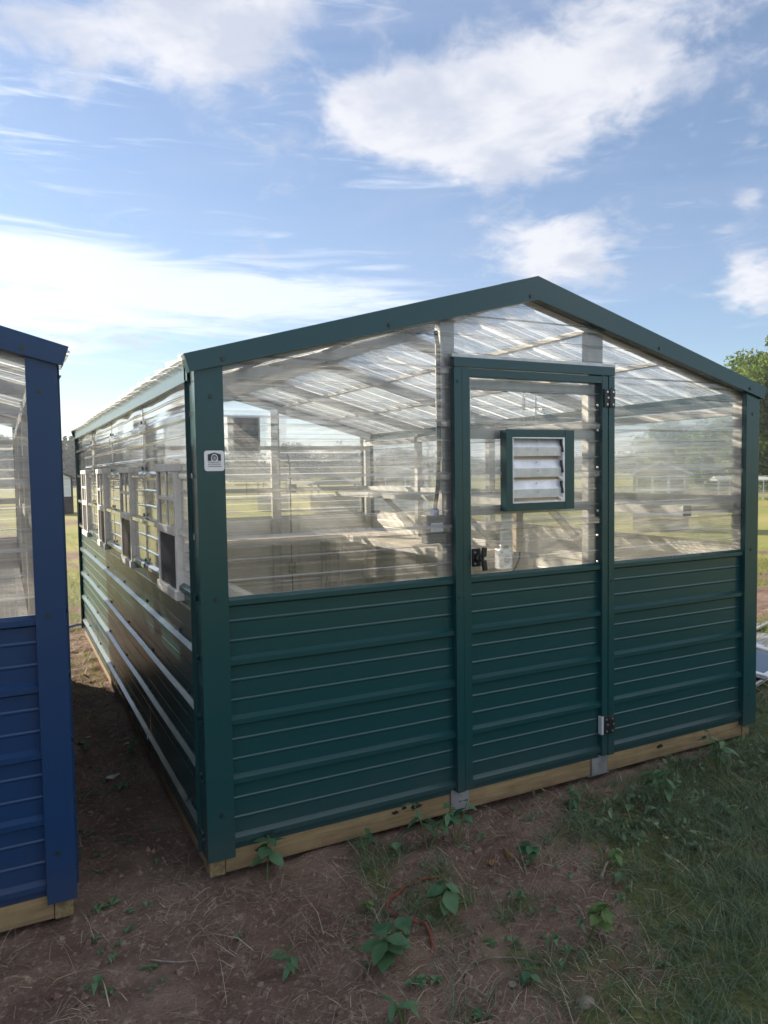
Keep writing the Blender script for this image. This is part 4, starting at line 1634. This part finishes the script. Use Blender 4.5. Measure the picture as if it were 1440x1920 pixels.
# ------------------------------------------------------------------ small things on the soil
def curve_on_ground(pts, r, sub=6, lift=0.0):
    out = []
    n = len(pts)
    for i in range(n - 1):
        p0, p1, p2, p3 = (Vector(pts[max(i - 1, 0)]), Vector(pts[i]), Vector(pts[i + 1]), Vector(pts[min(i + 2, n - 1)]))
        for k in range(sub):
            t = k / sub
            q = .5 * ((2 * p1) + (p2 - p0) * t + (2 * p0 - 5 * p1 + 4 * p2 - p3) * t * t + (-p0 + 3 * p1 - 3 * p2 + p3) * t ** 3)
            out.append(q)
    out.append(Vector(pts[-1]))
    return [Vector((q.x, q.y, gz(q.x, q.y) + r + lift + (q.z if len(q) > 2 else 0))) for q in out]


hose = [(.78, -.39, 0), (.66, -.385, 0), (.545, -.43, .005), (.50, -.50, .01), (.525, -.56, .012), (.575, -.62, .008), (.56, -.70, 0), (.53, -.74, -.01)]
finish(MB().tube(curve_on_ground(hose, .0062), .0062, 8).build('garden_hose', 'orange'), 'faded orange hose curving out of the soil among the weeds', 'hose')
bh = [(-.50, 5.25, 0), (-.25, 5.22, .0), (-.02, 5.35, .02), (.12, 5.30, .02)]
finish(MB().tube(curve_on_ground(bh, .011), .011, 8).build('garden_hose', 'blue_hose'), 'bright blue hose running to the back of the green greenhouse', 'hose')


def sheet_scrap(x, y, sx, sy, rot, mat, name, label, cat, crumple=.012):
    r_ = random.Random(int(x * 100 + 500))
    mb = MB()
    n = 5
    v = []
    for i in range(n):
        for j in range(n):
            a, b = (i / (n - 1) - .5) * sx, (j / (n - 1) - .5) * sy * (1 - .5 * i / (n - 1))
            c, s = math.cos(rot), math.sin(rot)
            px_, py_ = x + a * c - b * s, y + a * s + b * c
            v.append((px_, py_, gz(px_, py_) + .008 + r_.uniform(0, crumple)))
    f = [(i * n + j, (i + 1) * n + j, (i + 1) * n + j + 1, i * n + j + 1) for i in range(n - 1) for j in range(n - 1)]
    mb.add(v, f)
    o = mb.build(name, mat)
    so = o.modifiers.new('thick', 'SOLIDIFY'); so.thickness = .0008
    return finish(o, label, cat)


sheet_scrap(-.205, 1.22, .085, .06, .5, 'paper', 'paper_scrap', 'torn white scrap of paper lying in the aisle', 'litter')
for i, (x, y, a, lab) in enumerate(((1.02, -.40, .4, 'curled brown leaf lying left of its neighbour near the weeds'), (1.10, -.39, 1.5, 'curled brown leaf lying nearer the grass'), (.98, -1.10, 2.2, 'single tan leaf at the lower edge of the soil'))):
    sheet_scrap(x, y, .055, .024, a, 'dead_leaf', 'fallen_leaf', lab, 'leaf', .014)


def stick(pts, r, label):
    p = curve_on_ground(pts, r, 4, .004)
    return finish(MB().tube(p, 1, 6, True, [r * (1 - .5 * i / len(p)) for i in range(len(p))]).build('stick', 'stick'), label, 'stick')


stick([(1.30, -.70, 0), (1.36, -.66, .008), (1.43, -.63, .012)], .007, 'short bleached stick lying at the edge of the grass')
stick([(.62, -.86, 0), (.70, -.89, .004), (.82, -.96, .0)], .0045, 'thin dark twig lying on the soil below the hose')
stick([(-.28, -.34, 0), (-.20, -.40, .004), (-.12, -.42, .0)], .0035, 'thin pale twig lying on the trodden soil at the left')


def stone(x, y, r, label):
    bm = bmesh.new()
    bmesh.ops.create_icosphere(bm, subdivisions=2, radius=r)
    rr = random.Random(int(abs(x) * 1000))
    for vv in bm.verts:
        k = 1 + rr.uniform(-.16, .16)
        vv.co = Vector((vv.co.x * k * 1.2, vv.co.y * k, vv.co.z * k * .6))
    me = bpy.data.meshes.new('stone')
    bm.to_mesh(me); bm.free()
    me.polygons.foreach_set('use_smooth', [True] * len(me.polygons))
    me.materials.append(M['stone'])
    o = bpy.data.objects.new('stone', me)
    COL.objects.link(o)
    o.location = (x, y, gz(x, y) + r * .25)
    return finish(o, label, 'stone', 'stones lying on the soil')


for (x, y, r, lab) in ((.80, -1.16, .026, 'largest brown stone near the lower edge of the picture'), (.66, -1.00, .012, 'small pale stone above the large brown stone'), (.74, -.99, .008, 'tiny stone right of the small pale stone'),
                       (-.28, 1.05, .012, 'small grey stone in the aisle near the paper scrap'), (-.18, .80, .013, 'small stone in the aisle nearest the green corner'), (-.34, .85, .010, 'small stone close to the blue corner trim')):
    stone(x, y, r, lab)
# crumbs of soil and grit
gc = []
for i in range(9000):
    x = rs_.uniform(-.9, 2.6); y = rs_.uniform(-1.6, 3.4)
    if inside_sheds(np.array(x), np.array(y)) or grass_cover(np.array([x]), np.array([y]))[0] > .4:
        continue
    gc.append((x, y, .002 + .016 * rs_.random() ** 3.5))
mb = MB()
for (x, y, r) in gc:
    z = gz(x, y)
    a = rs_.uniform(0, 6)
    c, s = math.cos(a) * r, math.sin(a) * r
    mb.add([(x + c, y + s, z), (x - s, y + c, z), (x - c, y - s, z), (x + s, y - c, z), (x + rs_.uniform(-.3, .3) * r, y, z + r * rs_.uniform(.6, 1.2))], [(0, 1, 4), (1, 2, 4), (2, 3, 4), (3, 0, 4)])
o = mb.build('soil_crumbs', 'clod', kind='stuff')
o['label'] = 'crumbs of soil and grit on the bare ground'

# ------------------------------------------------------------------ junk lying right of the greenhouse
def roofing(x, y, rot, tilt, wd, ln, label):
    mb = MB()
    sheet(mb, (0, 0, 0), (1, 0, 0), (0, 1, 0), (0, 0, 1), ln, profile(0, wd, 0, .02), 3, lambda s, t: .01 * math.sin(s * 3 + t * 2))
    o = mb.build('roofing_sheet', 'sheet_metal')
    o.location = (x, y, gz(x, y) + .05)
    o.rotation_euler = (tilt, .02, rot)
    so = o.modifiers.new('thick', 'SOLIDIFY'); so.thickness = .001
    return finish(o, label, 'roofing sheet', 'sheets of metal roofing on the ground')


roofing(3.75, 1.15, math.radians(18), .04, .92, 2.4, 'ribbed grey roofing sheet lying flat behind the white window sashes')
roofing(3.62, .42, math.radians(18), -.02, .75, 2.2, 'ribbed grey roofing sheet lying under the white window sashes')


def sash(x, y, z, rot, tilt, label):
    r = empty('window_sash', (0, 0, 0), label, 'window sash', 'loose white window sashes on the ground')
    w_, h_ = .62, .48
    f = MB()
    f.box(0, w_, 0, .045, 0, .03); f.box(0, w_, h_ - .045, h_, 0, .03)
    f.box(0, .045, .045, h_ - .045, 0, .03); f.box(w_ - .045, w_, .045, h_ - .045, 0, .03)
    f.build('frame', 'white', r, .004)
    MB().box(.045, w_ - .045, .045, h_ - .045, .012, .016).build('pane', 'dark_glass', r)
    r.location = (x, y, gz(x, y) + z)
    r.rotation_euler = (tilt, -.05, rot)


sash(4.02, .92, .085, math.radians(8), .10, 'white window sash lying farther back on the roofing sheets')
sash(3.98, .52, .075, math.radians(12), .08, 'white window sash lying nearest on the roofing sheets')
mb = MB().box(-.16, .16, -.05, .05, 0, .07)
o = mb.build('wood_block', 'timber', None, .004)
o.location = (5.05, 1.62, gz(5.05, 1.62) + .04)
o.rotation_euler = (0, 0, -.4)
finish(o, 'offcut of timber lying behind the roofing sheets', 'timber')
br = MB()
for k in range(14):
    a = rs_.uniform(0, 6.28)
    x0, y0 = 3.75 + rs_.gauss(0, .12), .33 + rs_.gauss(0, .10)
    l = rs_.uniform(.12, .35)
    z = gz(x0, y0)
    br.tube([(x0, y0, z), (x0 + math.cos(a) * l * .5, y0 + math.sin(a) * l * .5, z + rs_.uniform(.05, .14)), (x0 + math.cos(a) * l, y0 + math.sin(a) * l, z + rs_.uniform(.03, .2))], 1, 5, True, [.006, .004, .002])
finish(br.build('brushwood', 'stick'), 'heap of dry brushwood by the right corner of the greenhouse', 'brushwood')

# ------------------------------------------------------------------ morning air
hz = bpy.data.materials.new('morning_haze')
hz.use_nodes = True
for n in list(hz.node_tree.nodes):
    hz.node_tree.nodes.remove(n)
t = NT(hz.node_tree)
vp = t.new('ShaderNodeVolumePrincipled')
vp.inputs['Color'].default_value = (.80, .87, 1, 1)
vp.inputs['Density'].default_value = .0009
vp.inputs['Anisotropy'].default_value = .3
t.t.links.new(vp.outputs[0], t.new('ShaderNodeOutputMaterial').inputs['Volume'])
bm = bmesh.new()
bmesh.ops.create_cube(bm, size=1)
me = bpy.data.meshes.new('haze')
bm.to_mesh(me); bm.free()
me.materials.append(hz)
o = bpy.data.objects.new('haze', me)
COL.objects.link(o)
ext = max(abs(c) for v in bpy.data.objects['ground'].data.vertices for c in v.co[:2]) + 10
o.scale = (2 * ext, 2 * ext, 20)
o.location = (0, 0, 20 / 2 - 2.6)
o['kind'] = 'stuff'
